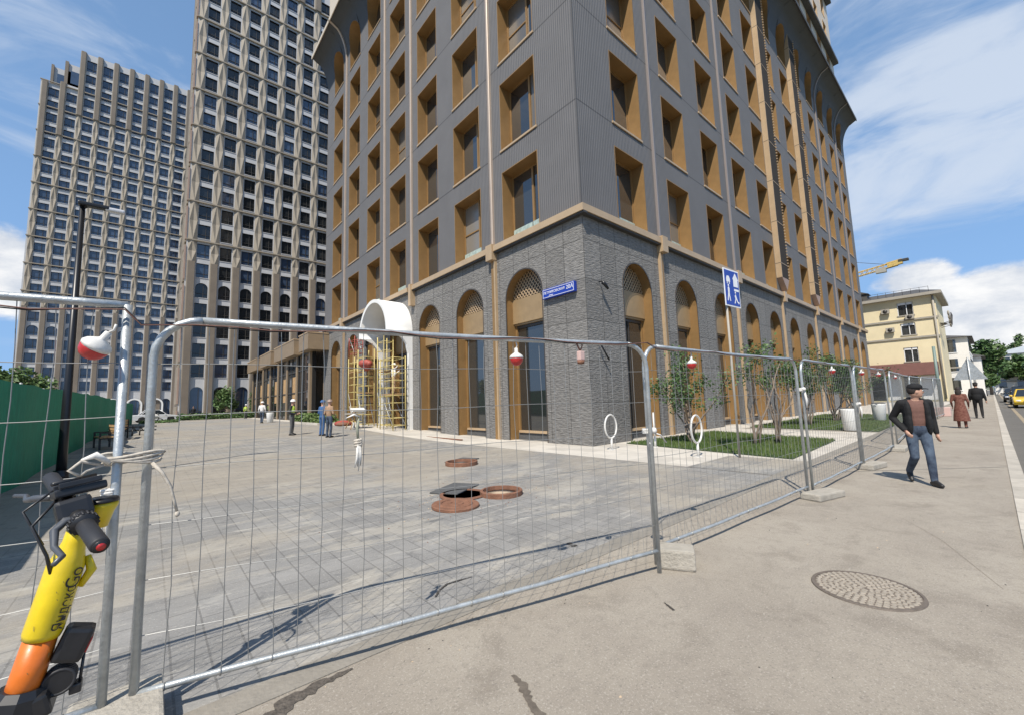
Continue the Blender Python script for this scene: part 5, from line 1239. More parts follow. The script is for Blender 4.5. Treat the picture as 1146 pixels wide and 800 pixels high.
# blue sign
BS = thing('zone_sign', 'blue and white residential zone sign on a slim grey post', 'road sign', (-.04, -4.65, 0))
bb = MB(); bb.tube([(0, 0, 0), (0, 0, 4.2)], .028, 10, corn_m); bb.build('post', BS)
bb = MB(); bb.bbox(-.14, -.05, 3.90, .70, -.035, 4.92, white_s, .005); sf = bb.build('sign_plate', BS)
bb = MB(); bb.bbox(-.10, -.056, 3.94, .66, -.0505, 4.88, bluem, .002); bb.build('blue_field', BS)
bb = MB(); y = -.058
def icon(pts, m=white_s): bb.prism([(-.10 + px_ * .76, 3.94 + pz_) for px_, pz_ in pts], y - .003, y, m, up='y')
icon([(.60, .52), (.92, .52), (.92, .72), (.97, .72), (.76, .90), (.55, .72), (.60, .72)])                 # house
icon([(.62, .40), (.95, .40), (.95, .46), (.62, .46)])
icon([(.10, .62), (.36, .62), (.36, .70), (.30, .78), (.16, .78), (.10, .70)]); icon([(.13, .56), (.18, .56), (.18, .62), (.13, .62)]); icon([(.28, .56), (.33, .56), (.33, .62), (.28, .62)])   # car
icon([(.16, .44), (.22, .50), (.28, .44), (.26, .30), (.32, .10), (.27, .10), (.21, .25), (.14, .10), (.09, .10), (.16, .30)]); bb.ell((-.10 + .167, y, 3.94 + .52), .035, .004, .035, white_s)     # walking figure
icon([(.62, .26), (.70, .32), (.76, .22), (.84, .12), (.80, .08), (.70, .18), (.64, .06), (.58, .06), (.66, .18)]); bb.ell((-.10 + .53, y, 3.94 + .36), .032, .004, .032, white_s); bb.ell((-.10 + .68, y, 3.94 + .09), .035, .004, .035, white_s)
bb.build('pictogram', BS)
BS.rotation_euler.z = R(-4)

# triangular sign seen from behind
T_ = thing('warning_sign', 'grey back of a triangular road sign on a post beyond the fence', 'road sign', (30.5, -8.1, 0))
bb = MB(); bb.tube([(0, 0, 0), (0, 0, 3.6)], .045, 8, galv); bb.build('post', T_)
bb = MB(); bb.prism([(-.80, 2.1), (.80, 2.1), (.06, 3.5), (-.06, 3.5)], .06, .09, galv, up='x'); bb.build('sign_plate', T_)
T_ = thing('sign_post', 'plain grey green steel post beside the footway fence', 'post', (23.0, -7.0, 0))
bb = MB(); bb.tube([(0, 0, 0), (0, 0, 4.0)], .07, 10, mat('green_grey_paint', (0.16, 0.22, 0.20), .5)); bb.bbox(-.35, -.35, 0, .35, .35, .5, pinkm, .03); bb.build('post', T_)

# ------------------------------------------------------------------ work at the entrance
def scaffold(label, x0, y0, x1, y1, z0, z1, m, step=.42, deck=None, name='scaffold_tower', group='scaffold towers at the entrance'):
    T_ = thing(name, label, 'scaffold', ((x0 + x1) / 2, (y0 + y1) / 2, z0), group=group)
    for y in (y0, y1):
        bb = MB()
        for x in (x0, x1): bb.tube([(x, y, z0), (x, y, z1)], .03, 6, m)
        z = z0 + .25
        while z < z1: bb.tube([(x0, y, z), (x1, y, z)], .02, 6, m); z += step
        bb.build('end_frame', T_, world=True)
    bb = MB(); z = z0 + .3
    for x in (x0, x1):
        z = z0 + .25
        while z < z1: bb.tube([(x, y0, z), (x, y1, z)], .018, 6, m); z += step
        bb.tube([(x, y0, z0 + .2), (x, y1, min(z1, z0 + 2.2))], .018, 6, galv)
    bb.build('brace', T_, world=True)
    if deck:
        for z in deck: bb = MB(); bb.box(x0 + .03, y0 + .03, z, x1 - .03, y1 - .03, z + .05, plank); bb.build('deck', T_, world=True)
    return T_
g = gz(0, 14)
scaffold('broad yellow scaffold tower standing under the white porch', -1.30, 12.7, -.55, 14.4, g, 4.35, scaf_y, .42, (2.2,))
scaffold('taller narrow scaffold tower with pale upper frame behind the broad yellow one', -1.0, 14.6, -.4, 15.5, g, 5.75, scaf_y, .55, (3.6,))
scaffold('slim yellow scaffold tower at the left leg of the white porch', -1.45, 16.6, -.75, 17.5, g, 5.2, scaf_y, .6, (4.3, 2.4))
scaffold('narrow yellow and red ladder tower before the next arched window', -1.1, 19.1, -.5, 20.2, g + .1, 4.9, scaf_y, .5, (3.9,))
scaffold('red painted frame stacked on the narrow ladder tower', -1.08, 19.12, -.52, 20.18, 4.95, 6.35, scaf_r, .3, None, 'scaffold_tower', 'scaffold towers at the entrance')
T_ = thing('red_tarpaulin', 'dark red tarpaulin bundle hung on the slim scaffold', 'tarpaulin', (-1.3, 16.6, 4.2))
bb = MB(); rnd = random.Random(2)
for k in range(5): bb.ell((rnd.uniform(-.15, .15), rnd.uniform(-.5, .3), rnd.uniform(-.2, .15)), .25, .38, .24, scaf_r, 9, 6)
bb.build('bundle', T_)
T_ = thing('trestle', 'clutter of pale trestles and planks at the foot of the slim scaffold', 'trestle', (-2.1, 16.2, gz(0, 16)))
bb = MB()
for k in range(6): bb.tube([(rnd.uniform(-.6, .3), rnd.uniform(-.9, .5), 0), (rnd.uniform(-.4, .4), rnd.uniform(-.6, .6), rnd.uniform(.8, 1.35))], .028, 6, [galv, plank, corn_m][k % 3])
bb.build('leg', T_); bb = MB(); bb.box(-.5, -.7, .85, .4, .3, .92, corn_m); bb.box(-.3, -.5, 1.05, .5, .0, 1.15, rag_m, Matrix.Rotation(.3, 3, 'X')); bb.build('plank', T_)
bb = MB(); bb.ell((-1.7, 19.4, gz(0, 19) + .12), .55, .8, .22, scaf_r, 10, 6); bb.ell((-1.9, 18.9, gz(0, 19) + .1), .4, .5, .15, rust, 10, 6); tag(bb.build('tarpaulin_heap'), 'reddish heap of sheeting on the ground by the ladder tower', 'tarpaulin')
T_ = thing('long_board', 'long thin board lying on the pale granite by the arches', 'board', (-1.3, 8.6, .02)); bb = MB(); bb.box(-.06, -2.6, 0, .06, 2.6, .04, rust); bb.build('board', T_)

# ------------------------------------------------------------------ people
def figure(label, loc, rz, mats_, pose=None, h=1.75, voxel=.016, cap=None, helmet=None, vest=None, jacket=None, hair=True, face_yaw=0.0, fingers=True, dress_m=None, group=None, build_w=1.0):
    P = dict(lh=(0, .09, .90), lk=(.02, .10, .49), la=(-.02, .10, .09), lt=(.15, .12, .035), rh=(0, -.09, .90), rk=(.02, -.10, .49), ra=(-.02, -.10, .09), rt=(.15, -.12, .035),
             ls=(0, .185, 1.40), le=(-.02, .25, 1.11), lw=(.06, .24, .86), rs=(0, -.185, 1.40), re=(-.02, -.25, 1.11), rw=(.06, -.24, .86), hd=(.03, 0, 1.62))
    if pose: P.update(pose)
    P = {k: Vector(v) for k, v in P.items()}
    top, leg, sk, sh = mats_
    prim = []                       # (a, b, ra, rb, flat, material)
    def cap_(a, b, ra, rb, m, f=1.0): prim.append((Vector(a), Vector(b), ra, rb, m, f))
    hd = P['hd']; fy = Matrix.Rotation(face_yaw, 3, 'Z')
    def F_(x, y, z): return hd + fy @ Vector((x, y, z))
    bb = MB()
    def ell(c, rx, ry, rz_, m, rot=None): bb.ell(c, rx, ry, rz_, m, 14, 10, rot); prim.append((Vector(c), Vector(c), min(rx, ry), min(rx, ry), m, rz_))
    def limb(a, b, ra, rb, m):
        a, b = Vector(a), Vector(b); bb.tube([a, a.lerp(b, .35), b], [ra, (ra * 1.04 * .65 + rb * .35), rb], 12, m); bb.ell(a, ra, ra, ra, m, 12, 8); bb.ell(b, rb, rb, rb, m, 12, 8); cap_(a, b, ra, rb, m)
    w_ = build_w
    ell((0, 0, 1.27), .115 * w_, .175 * w_, .20, top); ell((0, 0, 1.10), .112 * w_, .152 * w_, .20, top); ell((0, 0, 1.19), .113 * w_, .160 * w_, .20, top); ell((0, 0, .94), .115 * w_, .165 * w_, .12, leg if not dress_m else dress_m)
    limb((0, -.13, 1.40), (0, .13, 1.40), .065, .065, top); limb((0, 0, 1.42), hd + Vector((-.01, 0, -.06)), .058, .052, sk)
    ell(F_(0, 0, .005), .098, .076, .118, sk, fy); ell(F_(.03, 0, -.05), .062, .052, .062, sk, fy)
    ell(F_(.103, 0, -.012), .018, .013, .022, sk, fy); ell(F_(.0, .077, -.005), .02, .012, .03, sk, fy); ell(F_(.0, -.077, -.005), .02, .012, .03, sk, fy)
    for s_, q in (('l', 1), ('r', -1)):
        limb(P[s_ + 's'], P[s_ + 'e'], .056 * w_, .045 * w_, top); limb(P[s_ + 'e'], P[s_ + 'w'], .043 * w_, .030, top)
        d = (P[s_ + 'w'] - P[s_ + 'e']).normalized(); wv = P[s_ + 'w']; pc = wv + d * .055
        ell(pc, .024, .036, .050, sk, d.to_track_quat('Z', 'Y').to_matrix())
        if fingers:
            mt = d.to_track_quat('Z', 'Y').to_matrix()
            for k, (oy, ln) in enumerate(((-.027, .055), (-.009, .066), (.009, .062), (.026, .048))):
                a = pc + mt @ Vector((0, oy, .035)); m1 = a + mt @ Vector((.008, 0, ln * .55)); m2 = m1 + mt @ Vector((.022, 0, ln * .38))
                bb.tube([a, m1, m2], [.0095, .009, .0075], 7, sk); cap_(a, m2, .009, .008, sk)
            a = pc + mt @ Vector((.005, -.026 * 1, -.015)); m1 = a + mt @ Vector((.02, -.026, .028)); m2 = m1 + mt @ Vector((.008, -.004, .026)); bb.tube([a, m1, m2], [.012, .010, .009], 7, sk); cap_(a, m2, .01, .009, sk)
        limb(P[s_ + 'h'], P[s_ + 'k'], .088 * w_, .062 * w_, leg); limb(P[s_ + 'k'], P[s_ + 'a'], .064 * w_, .050, leg)
        t_ = P[s_ + 't']; a = P[s_ + 'a']; hl = a + (a - t_).normalized() * .05; hl.z = max(.035, a.z - .055)
        limb(hl, t_, .042, .034, sh); limb(a + Vector((0, 0, -.02)), t_, .045, .034, sh)
    if dress_m:
        bb.lathe([(.14, 1.18), (.16, 1.0), (.20, .8), (.235, .55), (.26, .30), (.24, .29), (.1, .5)], 20, dress_m, (0, 0, 0), sx=.85); prim.append((Vector((0, 0, 1.1)), Vector((0, 0, .3)), .17, .27, dress_m, 1))
    me = bb.mesh('tmp'); me = evaluated(me, [('REMESH', dict(mode='VOXEL', voxel_size=voxel)), ('SMOOTH', dict(iterations=3, factor=.5))])
    me.name = 'person'; me.materials.clear(); ms = []
    for p in prim:
        if p[4] not in ms: ms.append(p[4])
    for m in ms: me.materials.append(m)
    for pl in me.polygons:
        c = pl.center; best = 1e9; bi = 0
        for a, b, ra, rb, m, f in prim:
            ab = b - a; t_ = 0 if ab.length_squared < 1e-9 else max(0, min(1, (c - a).dot(ab) / ab.length_squared)); q = a + ab * t_
            r_ = ra + (rb - ra) * t_; dd = (c - q)
            if ab.length_squared < 1e-9 and f > ra: dd = Vector((dd.x, dd.y, dd.z * ra / f))
            v = dd.length - r_
            if v < best: best = v; bi = ms.index(m)
        pl.material_index = bi; pl.use_smooth = True
    o = mesh_obj('person', me, None, loc, rz); s_ = h / 1.75; o.scale = (s_, s_, s_)
    tag(o, label, 'person', group)
    # eyes, brows and mouth
    b1 = MB()
    for q in (-1, 1): b1.ell(F_(.088, q * .030, .012), .010, .013, .008, white_s, 8, 6, fy); b1.ell(F_(.096, q * .030, .012), .005, .006, .006, hair_m, 8, 6, fy); b1.ell(F_(.094, q * .030, .034), .007, .018, .004, hair_m, 8, 6, fy)
    b1.build('eyes', o); b1 = MB(); b1.ell(F_(.083, 0, -.058), .010, .024, .006, mat('lip', (.38, .13, .11), .6) if 'lip' not in MATS else MATS['lip'], 10, 6, fy); b1.build('mouth', o)
    if hair:
        b1 = MB(); b1.ell(F_(-.018, 0, .03), .100, .084, .108, hair_m, 14, 10, fy)
        if dress_m: b1.ell(F_(-.06, 0, -.10), .07, .10, .17, hair_m, 12, 8, fy)
        b1.build('hair', o)
    if cap:
        b1 = MB(); pr = [(.102, .045), (.106, .075), (.095, .11), (.06, .135), (0, .142)]; b1.lathe(pr, 18, cap, F_(-.005, 0, 0), sx=1.02, sy=.86, mx=fy)
        vz = [F_(.085, -.055, .058), F_(.165, -.035, .045), F_(.18, 0, .043), F_(.165, .035, .045), F_(.085, .055, .058)]; lo = [v - Vector((0, 0, .012)) for v in vz]; b1.raw(vz + lo, [(0, 1, 2, 3, 4), (9, 8, 7, 6, 5)] + [(i, (i + 1) % 5, 5 + (i + 1) % 5, 5 + i) for i in range(5)], cap); b1.build('cap', o)
    if helmet:
        b1 = MB(); b1.lathe([(.135, .035), (.125, .045), (.118, .07), (.105, .115), (.06, .15), (0, .158)], 18, helmet, F_(0, 0, 0), mx=fy); b1.build('helmet', o)
    if vest:
        b1 = MB(); b1.ell((0, 0, 1.24), .135, .192, .235, vest, 14, 10); vm = b1.mesh('safety_vest'); mesh_obj('safety_vest', vm, o)
        b1 = MB(); b1.tube([(.137 * math.cos(a), .195 * math.sin(a), 1.20) for a in [2 * PI * k / 20 for k in range(20)]], .018, 6, white_s, closed=True); b1.build('reflective_strip', o)
    if jacket:
        b1 = MB(); prm = []
        def L2(a, b, ra, rb): b1.tube([Vector(a), Vector(b)], [ra, rb], 14, jacket); b1.ell(a, ra, ra, ra, jacket); b1.ell(b, rb, rb, rb, jacket)
        b1.ell((-.045, 0, 1.26), .105, .182, .21, jacket); b1.ell((-.04, 0, 1.06), .115, .175, .22, jacket)
        for q in (-1, 1):
            b1.ell((.018, q * .126, 1.24), .118, .060, .22, jacket); b1.ell((.032, q * .132, 1.05), .122, .058, .23, jacket); L2((-.02, q * .06, 1.44), (0, q * .16, 1.40), .055, .062)
        L2((-.06, -.05, 1.46), (-.06, .05, 1.46), .045, .045)
        for s2 in 'lr':
            w1 = P[s2 + 'w']; e1 = P[s2 + 'e']; L2(P[s2 + 's'], e1, .066, .055); L2(e1, e1.lerp(w1, .93), .055, .040)
        jm = evaluated(b1.mesh('tmp'), [('REMESH', dict(mode='VOXEL', voxel_size=voxel)), ('SMOOTH', dict(iterations=2, factor=.5))]); jm.name = 'jacket'; jm.materials.clear(); jm.materials.append(jacket)
        for pl in jm.polygons: pl.use_smooth = True
        mesh_obj('jacket', jm, o)
    return o
def hgt(x, y): return gz(x, y)
figure('man in a black cap, black jacket and faded jeans striding along the footway', (-1.46, -8.10, .0), R(206), (shirt, jeans, skin, shoe),
       dict(lh=(0, .09, .89), lk=(.14, .07, .50), la=(.19, .06, .10), lt=(.36, .08, .04), rh=(-.01, -.09, .89), rk=(.04, -.10, .47), ra=(-.26, -.09, .19), rt=(-.15, -.11, .045),
            ls=(-.01, .19, 1.40), le=(-.07, .24, 1.12), lw=(-.02, .255, .87), rs=(.0, -.19, 1.40), re=(-.13, -.285, 1.14), rw=(.08, -.20, .92), hd=(.05, .015, 1.60)), 1.70, .011, cap=black_c, jacket=black_c, hair=True, face_yaw=R(84))
figure('woman in a long reddish patterned dress walking away on the footway', (12.9, -8.1, 0), R(-4), (dress, dress, skin, shoe), dict(lw=(.10, .24, .92), rw=(.10, -.24, .92)), 1.62, .02, dress_m=dress)
figure('man dressed all in black walking away beyond the patterned dress', (20.6, -8.45, 0), R(2), (black_c, black_c, skin, shoe), dict(lk=(.12, .1, .5), la=(-.02, .1, .1), rk=(-.02, -.1, .5), ra=(-.2, -.1, .15), rt=(-.05, -.12, .04), lw=(.12, .24, .88), rw=(-.02, -.28, .86)), 1.83, .022, cap=black_c, jacket=black_c)
wk = 'workers on the plaza'
figure('worker in a white helmet and yellow-green vest standing on the plaza', (-5.9, 14.6, hgt(0, 14.6)), R(-35), (dark_c, grey_c, skin, shoe), dict(lw=(.26, .10, 1.08), rw=(.24, -.12, 1.05), le=(-.0, .27, 1.12)), 1.80, .018, helmet=white_c, vest=hivis, hair=False, group=wk)
figure('worker in a tan jacket and jeans seen from behind by the porch', (-4.85, 12.1, hgt(0, 12.1)), R(30), (tan_c, jeans, skin, shoe), dict(lw=(.16, .2, 1.0), rw=(.16, -.2, 1.0)), 1.80, .018, helmet=mat('brown_helmet', (.28, .2, .16), .5), hair=False, group=wk)
figure('worker in blue overalls half hidden behind the tan jacket', (-4.85, 13.2, hgt(0, 13.2)), R(20), (blue_c, blue_c, skin, shoe), dict(lw=(.2, .15, 1.05), rw=(.2, -.15, 1.05)), 1.76, .018, helmet=blue_c, hair=False, group=wk)
figure('person in a white shirt and helmet with a backpack farther down the plaza', (-4.3, 31.5, hgt(0, 31)), R(60), (white_c, jeans, skin, shoe), dict(lk=(.15, .1, .5), la=(.1, .1, .1), rk=(0, -.1, .5), ra=(-.2, -.1, .14), rt=(-.05, -.12, .04)), 1.82, .024, helmet=white_c, hair=False, fingers=False, group=wk)
figure('small dark dressed person near the foot of the middle tower', (-7.4, 56.5, hgt(0, 56)), R(-110), (black_c, black_c, skin, shoe), None, 1.78, .03, fingers=False)
figure('small person in a yellow vest by the shrubs at the middle tower', (-2.2, 54.0, hgt(0, 54)), R(-60), (hivis, grey_c, skin, shoe), None, 1.80, .03, helmet=white_c, vest=hivis, hair=False, fingers=False, group=wk)
figure('worker in pale overalls standing on the scaffold deck under the porch', (-.9, 13.5, 2.25), R(0), (white_c, tan_c, skin, shoe), dict(lw=(.3, .15, 1.6), le=(.15, .25, 1.35), rw=(.3, -.1, 1.3)), 1.75, .022, helmet=white_c, hair=False, group=wk)
figure('worker in dark clothes high on the slim scaffold tower', (-1.1, 17.05, 4.35), R(-30), (dark_c, grey_c, skin, shoe), dict(lw=(.3, .15, 1.3), le=(.1, .25, 1.2), rw=(.3, -.1, 1.2)), 1.72, .022, helmet=white_c, hair=False, group=wk)

# ------------------------------------------------------------------ cars
def car(label, loc, rz, paint, kind='sedan', group=None):
    T_ = thing('parked_car' if kind != 'taxi' else 'taxi', label, 'car', loc, rz, group)
    suv = kind == 'suv'; H = 1.68 if suv else 1.46; Lh = 2.25; Wd = .90
    zs = .30; belt = 1.02 if suv else .90
    body = [(-Lh, .45), (-Lh + .02, belt - .05), (-Lh + .25, belt), (-1.15 if not suv else -1.9, belt + .02), (1.05, belt - .02), (Lh - .35, belt - .16), (Lh - .02, belt - .30), (Lh, .48), (Lh - .12, .28), (1.78, .26)]
    def wheel_arc(cx): return [(cx + .37 * math.cos(a), .33 + .37 * math.sin(a)) for a in [PI * k / 8 for k in range(9)]]
    out_ = body + wheel_arc(1.35) + [(.95, .24), (-.95, .24)] + wheel_arc(-1.35) + [(-1.8, .26), (-Lh + .1, .3)]
    bb = MB(); n = len(out_); secs = [(-Wd, .94), (-Wd * .93, 1.0), (Wd * .93, 1.0), (Wd, .94)]
    vs = []
    for y, s_ in secs:
        for x, z in out_: vs.append((x * (1 if abs(y) < Wd else .985), y, .33 + (z - .33) * (1 if z < .6 else s_)))
    fs = [tuple(range(n)), tuple(reversed(range(3 * n, 4 * n)))] + [(s_ * n + i, s_ * n + (i + 1) % n, (s_ + 1) * n + (i + 1) % n, (s_ + 1) * n + i) for s_ in range(3) for i in range(n)]
    bb.raw(vs, fs, paint); bb.build('body', T_)
    bb = MB(); r0, r1 = (-2.0, -1.75) if suv else (-1.45, -.85); f0, f1 = 1.0, .30
    lo = [(r0, -.82, belt), (f0, -.82, belt - .02), (f0, .82, belt - .02), (r0, .82, belt)]; hi = [(r1, -.62, H - .03), (f1, -.62, H - .03), (f1, .62, H - .03), (r1, .62, H - .03)]
    bb.raw(lo + hi, [(0, 1, 5, 4), (1, 2, 6, 5), (2, 3, 7, 6), (3, 0, 4, 7)], carglass); bb.build('windows', T_)
    bb = MB(); bb.bbox(r1 - .03, -.64, H - .06, f1 + .03, .64, H, paint, .025)
    for a, b in zip(lo, hi): bb.tube([a, b], .035, 6, paint)
    for y in (-1, 1): bb.tube([(-.35, y * .83, belt), (-.35, y * .63, H - .03)], .03, 6, paint)
    bb.build('roof', T_)
    for x in (-1.35, 1.35):
        for y in (-1, 1):
            bb = MB(); mx = Matrix.Rotation(R(90), 3, 'X'); bb.lathe([(.20, -.10), (.31, -.10), (.33, -.07), (.33, .07), (.31, .10), (.20, .10)], 22, tyre_m, (x, y * .80, .33), mx=mx); w__ = bb.build('wheel', T_)
            bb = MB(); bb.lathe([(0, -.085), (.08, -.09), (.20, -.07), (.20, .07), (.08, .09), (0, .085)], 14, rim_m, (x, y * .80, .33), mx=mx); bb.build('rim', w__)
    for y in (-1, 1):
        bb = MB(); bb.ell((Lh - .10, y * .66, belt - .33), .12, .20, .08, lampl, 10, 6); bb.build('headlight', T_)
        bb = MB(); bb.ell((-Lh + .04, y * .70, belt - .2), .06, .16, .10, redp, 10, 6); bb.build('tail_light', T_)
        bb = MB(); bb.ell((.75, y * .98, belt + .04), .06, .10, .07, paint, 8, 6); bb.build('mirror', T_)
    bb = MB(); bb.box(Lh - .05, -.42, .42, Lh + .015, .42, .56, framed); bb.box(Lh + .015, -.26, .40, Lh + .025, .26, .50, white_s); bb.build('grille', T_)
    if kind == 'taxi': bb = MB(); bb.bbox(-.35, -.16, H, -.15, .16, H + .12, white_s, .03); bb.build('roof_sign', T_)
    return T_
rz0 = -.13
car('yellow taxi coming up the road at the right edge', (41, -10.9, rz0), R(180), taxi_p, 'taxi')
car('black four wheel drive car standing behind the yellow taxi', (50, -9.9 - 1.0, rz0), R(180), suv_p, 'suv', 'dark cars at the end of the road')
car('dark car parked farther beyond the black four wheel drive', (59, -10.6, rz0), R(180), suv_p, 'sedan', 'dark cars at the end of the road')
car('white car parked far down the road behind the taxi', (70, -14.5, rz0), R(180), silv_p, 'suv')
car('pale car parked at the end of the green hoarding', (-11.0, 57.5, .48), R(10), silv_p, 'sedan')
T_ = thing('moped', 'white and black moped standing at the far end of the hoarding', 'moped', (-11.2, 47.5, .45))
bb = MB(); bb.ell((0, 0, .75), .5, .16, .28, whitep, 12, 8); bb.tube([(.45, 0, .5), (.35, 0, 1.1)], .05, 8, blackp); bb.tube([(.35, -.3, 1.12), (.35, .3, 1.12)], .025, 6, blackp); bb.build('body', T_)
for x in (-.5, .55): bb = MB(); bb.tube([(x + .24 * math.cos(2 * PI * k / 18), 0, .28 + .24 * math.sin(2 * PI * k / 18)) for k in range(18)], .05, 6, tyre_m, closed=True); bb.build('wheel', T_)

# ------------------------------------------------------------------ yellow hire scooter, lower left
SC = thing('kick_scooter', 'yellow and orange hire kick scooter with black handlebar parked at the near fence post', 'scooter', (-11.75, -7.22, 0))
o_ = Vector((-11.75, -7.22, 0))
def L3(x, y, z): return Vector((x, y, z)) - o_
ax0, ax1 = L3(-11.645, -7.22, .62), L3(-11.505, -7.22, 1.30); ad_ = (ax1 - ax0).normalized()
def st(t_): return ax0 + (ax1 - ax0) * t_
bb = MB(); bb.tube([st(.555), st(.575), st(.82), st(.87), st(.91), st(1.0)], [.044, .0475, .047, .036, .029, .028], 24, yellow, flat=.86); sleeve = bb.build('stem_sleeve', SC)
bb = MB(); bb.tube([st(.30), st(.556)], [.042, .040], 24, orange, flat=.86); bb.build('lower_stem', SC)
bb = MB(); bb.tube([st(.0), st(.24), st(.36), st(.385)], [.060, .068, .058, .046], 10, blackp, sm=False)
bb.bbox(*L3(-11.79, -7.285, .66), *L3(-11.585, -7.155, .80), blackp, .018, Matrix.Rotation(R(-14), 3, 'Y')); bb.bbox(*L3(-11.60, -7.27, .80), *L3(-11.535, -7.17, .86), blackp, .01, Matrix.Rotation(R(-14), 3, 'Y'))
for q in range(3): bb.tube([L3(-11.77 + .05 * q, -7.288, .70 + .02 * q), L3(-11.75 + .05 * q, -7.291, .70 + .02 * q)], .008, 8, rim_m)
bb.tube([L3(-11.66, -7.22, .60), L3(-11.74, -7.22, .30), L3(-11.80, -7.22, .14)], [.05, .035, .03], 10, blackp); bb.build('fork', SC)
bb = MB(); rnd = random.Random(31); nr = Vector((.45, -.89, 0))
for q in range(16):
    t_ = rnd.uniform(.33, .83); a_ = rnd.uniform(-1.0, .9); rr_ = .0483 if t_ > .56 else .0418; yv_ = nr.cross(ad_); n1 = nr * math.cos(a_) + yv_ * math.sin(a_); tv = -nr * math.sin(a_) + yv_ * math.cos(a_); c = st(t_) + n1 * rr_; l_ = rnd.uniform(.003, .014)
    bb.poly([c - tv * .0008 - ad_ * l_ * .5, c + tv * .0008 - ad_ * l_ * .4, c + tv * .001 + ad_ * l_ * .5 + tv * .002, c - tv * .0002 + ad_ * l_ * .5 + tv * .002], scuff)
bb.build('scuff_marks', SC, recalc=False)
bb = MB(); bb.bbox(.0, -.085, .12, 1.0, .085, .20, blackp, .03); bb.tube([L3(-11.64, -7.22, .62), (.16, 0, .2)], [.05, .05], 10, yellow); bb.build('deck', SC)
for x in (-.06, 1.08):
    bb = MB(); bb.tube([(x + .095 * math.cos(2 * PI * k / 24), 0, .125 + .095 * math.sin(2 * PI * k / 24)) for k in range(24)], .028, 8, tyre_m, closed=True); wh = bb.build('wheel', SC)
    bb = MB(); bb.tube([(x, -.02, .125), (x, .02, .125)], .07, 16, rim_m); bb.build('rim', wh)
# handlebar: grips, levers, clamps, phone holder
hb0, hb1 = L3(-11.452, -7.44, 1.262), L3(-11.60, -6.99, 1.40); hc = hb0.lerp(hb1, .48); hdv = (hb1 - hb0).normalized()
bb = MB(); bb.tube([hb0, hb1], .0155, 12, blackp); hb = bb.build('handlebar', SC)
for a, c in ((hb0 - hdv * .004, hb0 + hdv * .125), (hb1 - hdv * .125, hb1 + hdv * .004)):
    bb = MB(); bb.tube([a, a.lerp(c, .04), c], [.0195, .021, .020], 18, grip_m); g_ = bb.build('grip', hb)
bb = MB(); bb.tube([hb0 - hdv * .005, hb0 - hdv * .010], .0165, 16, blackp); bb.tube([hb0 - hdv * .010, hb0 - hdv * .0115], .010, 12, redp); bb.build('grip_end', hb)
bb = MB()
for k in range(18):
    a = 2 * PI * k / 18; u = hdv.cross(Vector((0, 0, 1))).normalized(); v = hdv.cross(u); c = hb0 + hdv * .14
    bb.tube([c + (u * math.cos(a) + v * math.sin(a)) * .030 - hdv * .006, c + (u * math.cos(a) + v * math.sin(a)) * .030 + hdv * .012], .003, 5, rubberm if False else grip_m)
bb.tube([hb0 + hdv * .130, hb0 + hdv * .150], .029, 22, blackp); bb.build('bell_ring', hb)
fwd = Vector((-1, 0, 0))
greyp = mat('grey_lever', (.09, .095, .105), .4, .3)
for q, (c0_, s_) in enumerate(((hb0 + hdv * .17, -1), (hb1 - hdv * .15, 1))):
    bb = MB(); out_d = hdv * s_
    bb.tube([c0_, c0_ + fwd * .03, c0_ + fwd * .055 + out_d * .03 + Vector((0, 0, -.01)), c0_ + fwd * .062 + out_d * .075 + Vector((0, 0, -.03)), c0_ + fwd * .055 + out_d * .12 + Vector((0, 0, -.035)), c0_ + fwd * .075 + out_d * .145 + Vector((0, 0, -.04))], [.013, .011, .010, .0075, .007, .006], 8, greyp)
    bb.tube([c0_ - hdv * .016, c0_ + hdv * .016], .023, 14, blackp); bb.build('brake_lever', hb)
bb = MB(); bb.bbox(-.038, -.055, -.03, .038, .055, .03, blackp, .012); o = bb.build('clamp', hb); o.location = hc + Vector((0, 0, .0)); o.rotation_euler = (R(-14), R(-12), R(10))
bb = MB(); bb.bbox(-.05, -.045, -.012, .06, .045, .012, blackp, .006); bb.bbox(-.04, -.05, .012, .05, -.042, .028, blackp, .003); bb.bbox(-.04, .042, .012, .05, .05, .028, blackp, .003); bb.tube([(-.05, -.04, .03), (.05, .04, .035)], .006, 6, blackp); o = bb.build('phone_holder', hb); o.location = hc + Vector((.0, .03, .050)); o.rotation_euler = (R(-10), R(-8), R(14))
bb = MB(); bb.tube([(0, 0, 0), (0, 0, -.012), (0, 0, -.03), (0, 0, -.075)], [.050, .052, .040, .022], 22, yellow, flat=.75); bb.build('dashboard', SC, hc + Vector((.055, .05, .006)))
bb = MB(); bb.tube([(0, 0, 0), (0, 0, .010)], [.054, .050], 22, blackp, flat=.75); bb.build('dashboard_screen', SC, hc + Vector((.055, .05, .006)))
bb = MB(); bb.tube([L3(-11.56, -7.20, 1.36), L3(-11.60, -7.24, 1.30), L3(-11.565, -7.262, 1.22), L3(-11.555, -7.255, 1.17)], [.004, .004, .004, .005], 8, blackp); bb.tube([L3(-11.575, -7.14, 1.38), L3(-11.63, -7.16, 1.33), L3(-11.58, -7.21, 1.24)], .0035, 8, blackp); bb.build('brake_cable', SC)
bb = MB(); bb.tube([st(.72) + Vector((.045, 0, 0)), st(.78) + Vector((.058, 0, 0)), st(.84) + Vector((.040, 0, 0))], [.008, .012, .007], 8, yellow); bb.build('hook', SC)
bb = MB(); bb.bbox(-.03, -.028, -.045, .035, .028, .045, blackp, .012); bb.bbox(.034, -.018, -.02, .038, .018, .018, redp, .001); o = bb.build('lock_box', SC); o.location = st(.50) + Vector((.070, 0, .0)); o.rotation_euler = (0, R(20), 0)
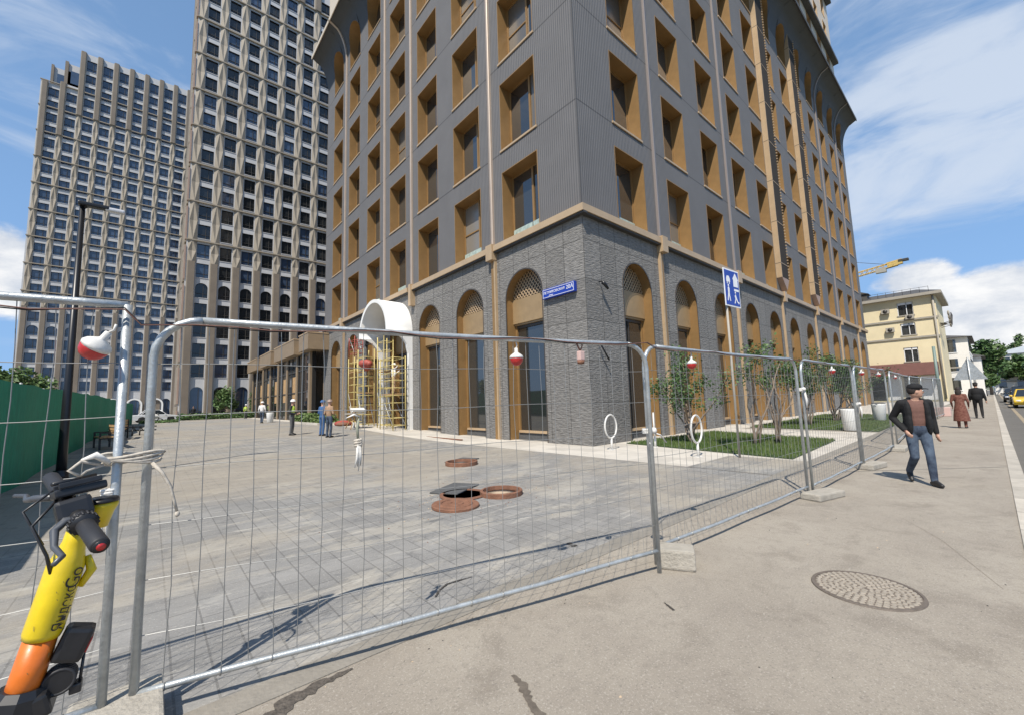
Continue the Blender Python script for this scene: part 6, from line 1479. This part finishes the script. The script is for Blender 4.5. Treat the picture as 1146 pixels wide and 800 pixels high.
bb = MB(); bb.tube([(0, -.022, 0), (0, .022, 0)], .030, 20, blackp, sm=False)
for q in range(5): bb.tube([(.031 * math.cos(2 * PI * k / 20), -.020 + q * .010, .031 * math.sin(2 * PI * k / 20)) for k in range(20)], .0042, 6, grip_m, closed=True)
bb.tube([(.038, 0, -.05), (.045, 0, .06)], .004, 6, blackp); bb.bbox(.02, -.02, -.045, .045, .02, -.02, blackp, .004); o = bb.build('cable_reel', SC); o.location = st(.37) + Vector((.068, 0, .0))
# lettering running up the sleeve on the side facing the road
for body, t0, sz in (('Яндекс', .672, .034), ('Go', .782, .044)):
    me = text_mesh('lettering', body, sz, blackp, .0, .95)
    nrm = Vector((.62, -.785, 0)); nrm = (nrm - ad_ * nrm.dot(ad_)).normalized(); yv = nrm.cross(ad_)
    for v in me.vertices:                                    # wrap the letters round the sleeve
        a = v.co.y / .0455; v.co = st(t0) + ad_ * v.co.x + (nrm * math.cos(a) * .0478 + yv * math.sin(a) * .0478)
    mesh_obj('lettering', me, sleeve)
# pedestrians' shadow-free small litter
bb = MB(); rnd = random.Random(12)
for k in range(160):
    x = rnd.uniform(-11, 8); y = rnd.uniform(-9.0, -6.3); s_ = rnd.uniform(.004, .013); a = rnd.uniform(0, 6)
    bb.raw([(x + s_ * math.cos(a + q), y + s_ * math.sin(a + q) * .7, .001) for q in (0, 1.9, 3.4, 4.9)] + [(x, y, s_ * .7)], [(0, 1, 4), (1, 2, 4), (2, 3, 4), (3, 0, 4)], rnd.choice([concrete, tar, sandm]))
for k in range(500):
    x = rnd.uniform(-11, 10); y = -6.25 - abs(rnd.gauss(0, .18)); s_ = rnd.uniform(.003, .009); a = rnd.uniform(0, 6)
    bb.raw([(x + s_ * math.cos(a + q), y + s_ * math.sin(a + q) * .7, .001) for q in (0, 1.9, 3.4, 4.9)] + [(x, y, s_ * .7)], [(0, 1, 4), (1, 2, 4), (2, 3, 4), (3, 0, 4)], rnd.choice([concrete, tar, sandm]))
for k in range(420):
    x = rnd.gauss(-7.0, 1.0); y = rnd.gauss(-2.9, .8); s_ = rnd.uniform(.004, .016); a = rnd.uniform(0, 6)
    bb.raw([(x + s_ * math.cos(a + q), y + s_ * math.sin(a + q) * .7, .002) for q in (0, 1.9, 3.4, 4.9)] + [(x, y, s_ * .7)], [(0, 1, 4), (1, 2, 4), (2, 3, 4), (3, 0, 4)], rnd.choice([concrete, sandm, rust]))
tag(bb.build('grit', recalc=False), 'loose grit scattered over the footway and round the manholes', 'grit', kind='stuff')
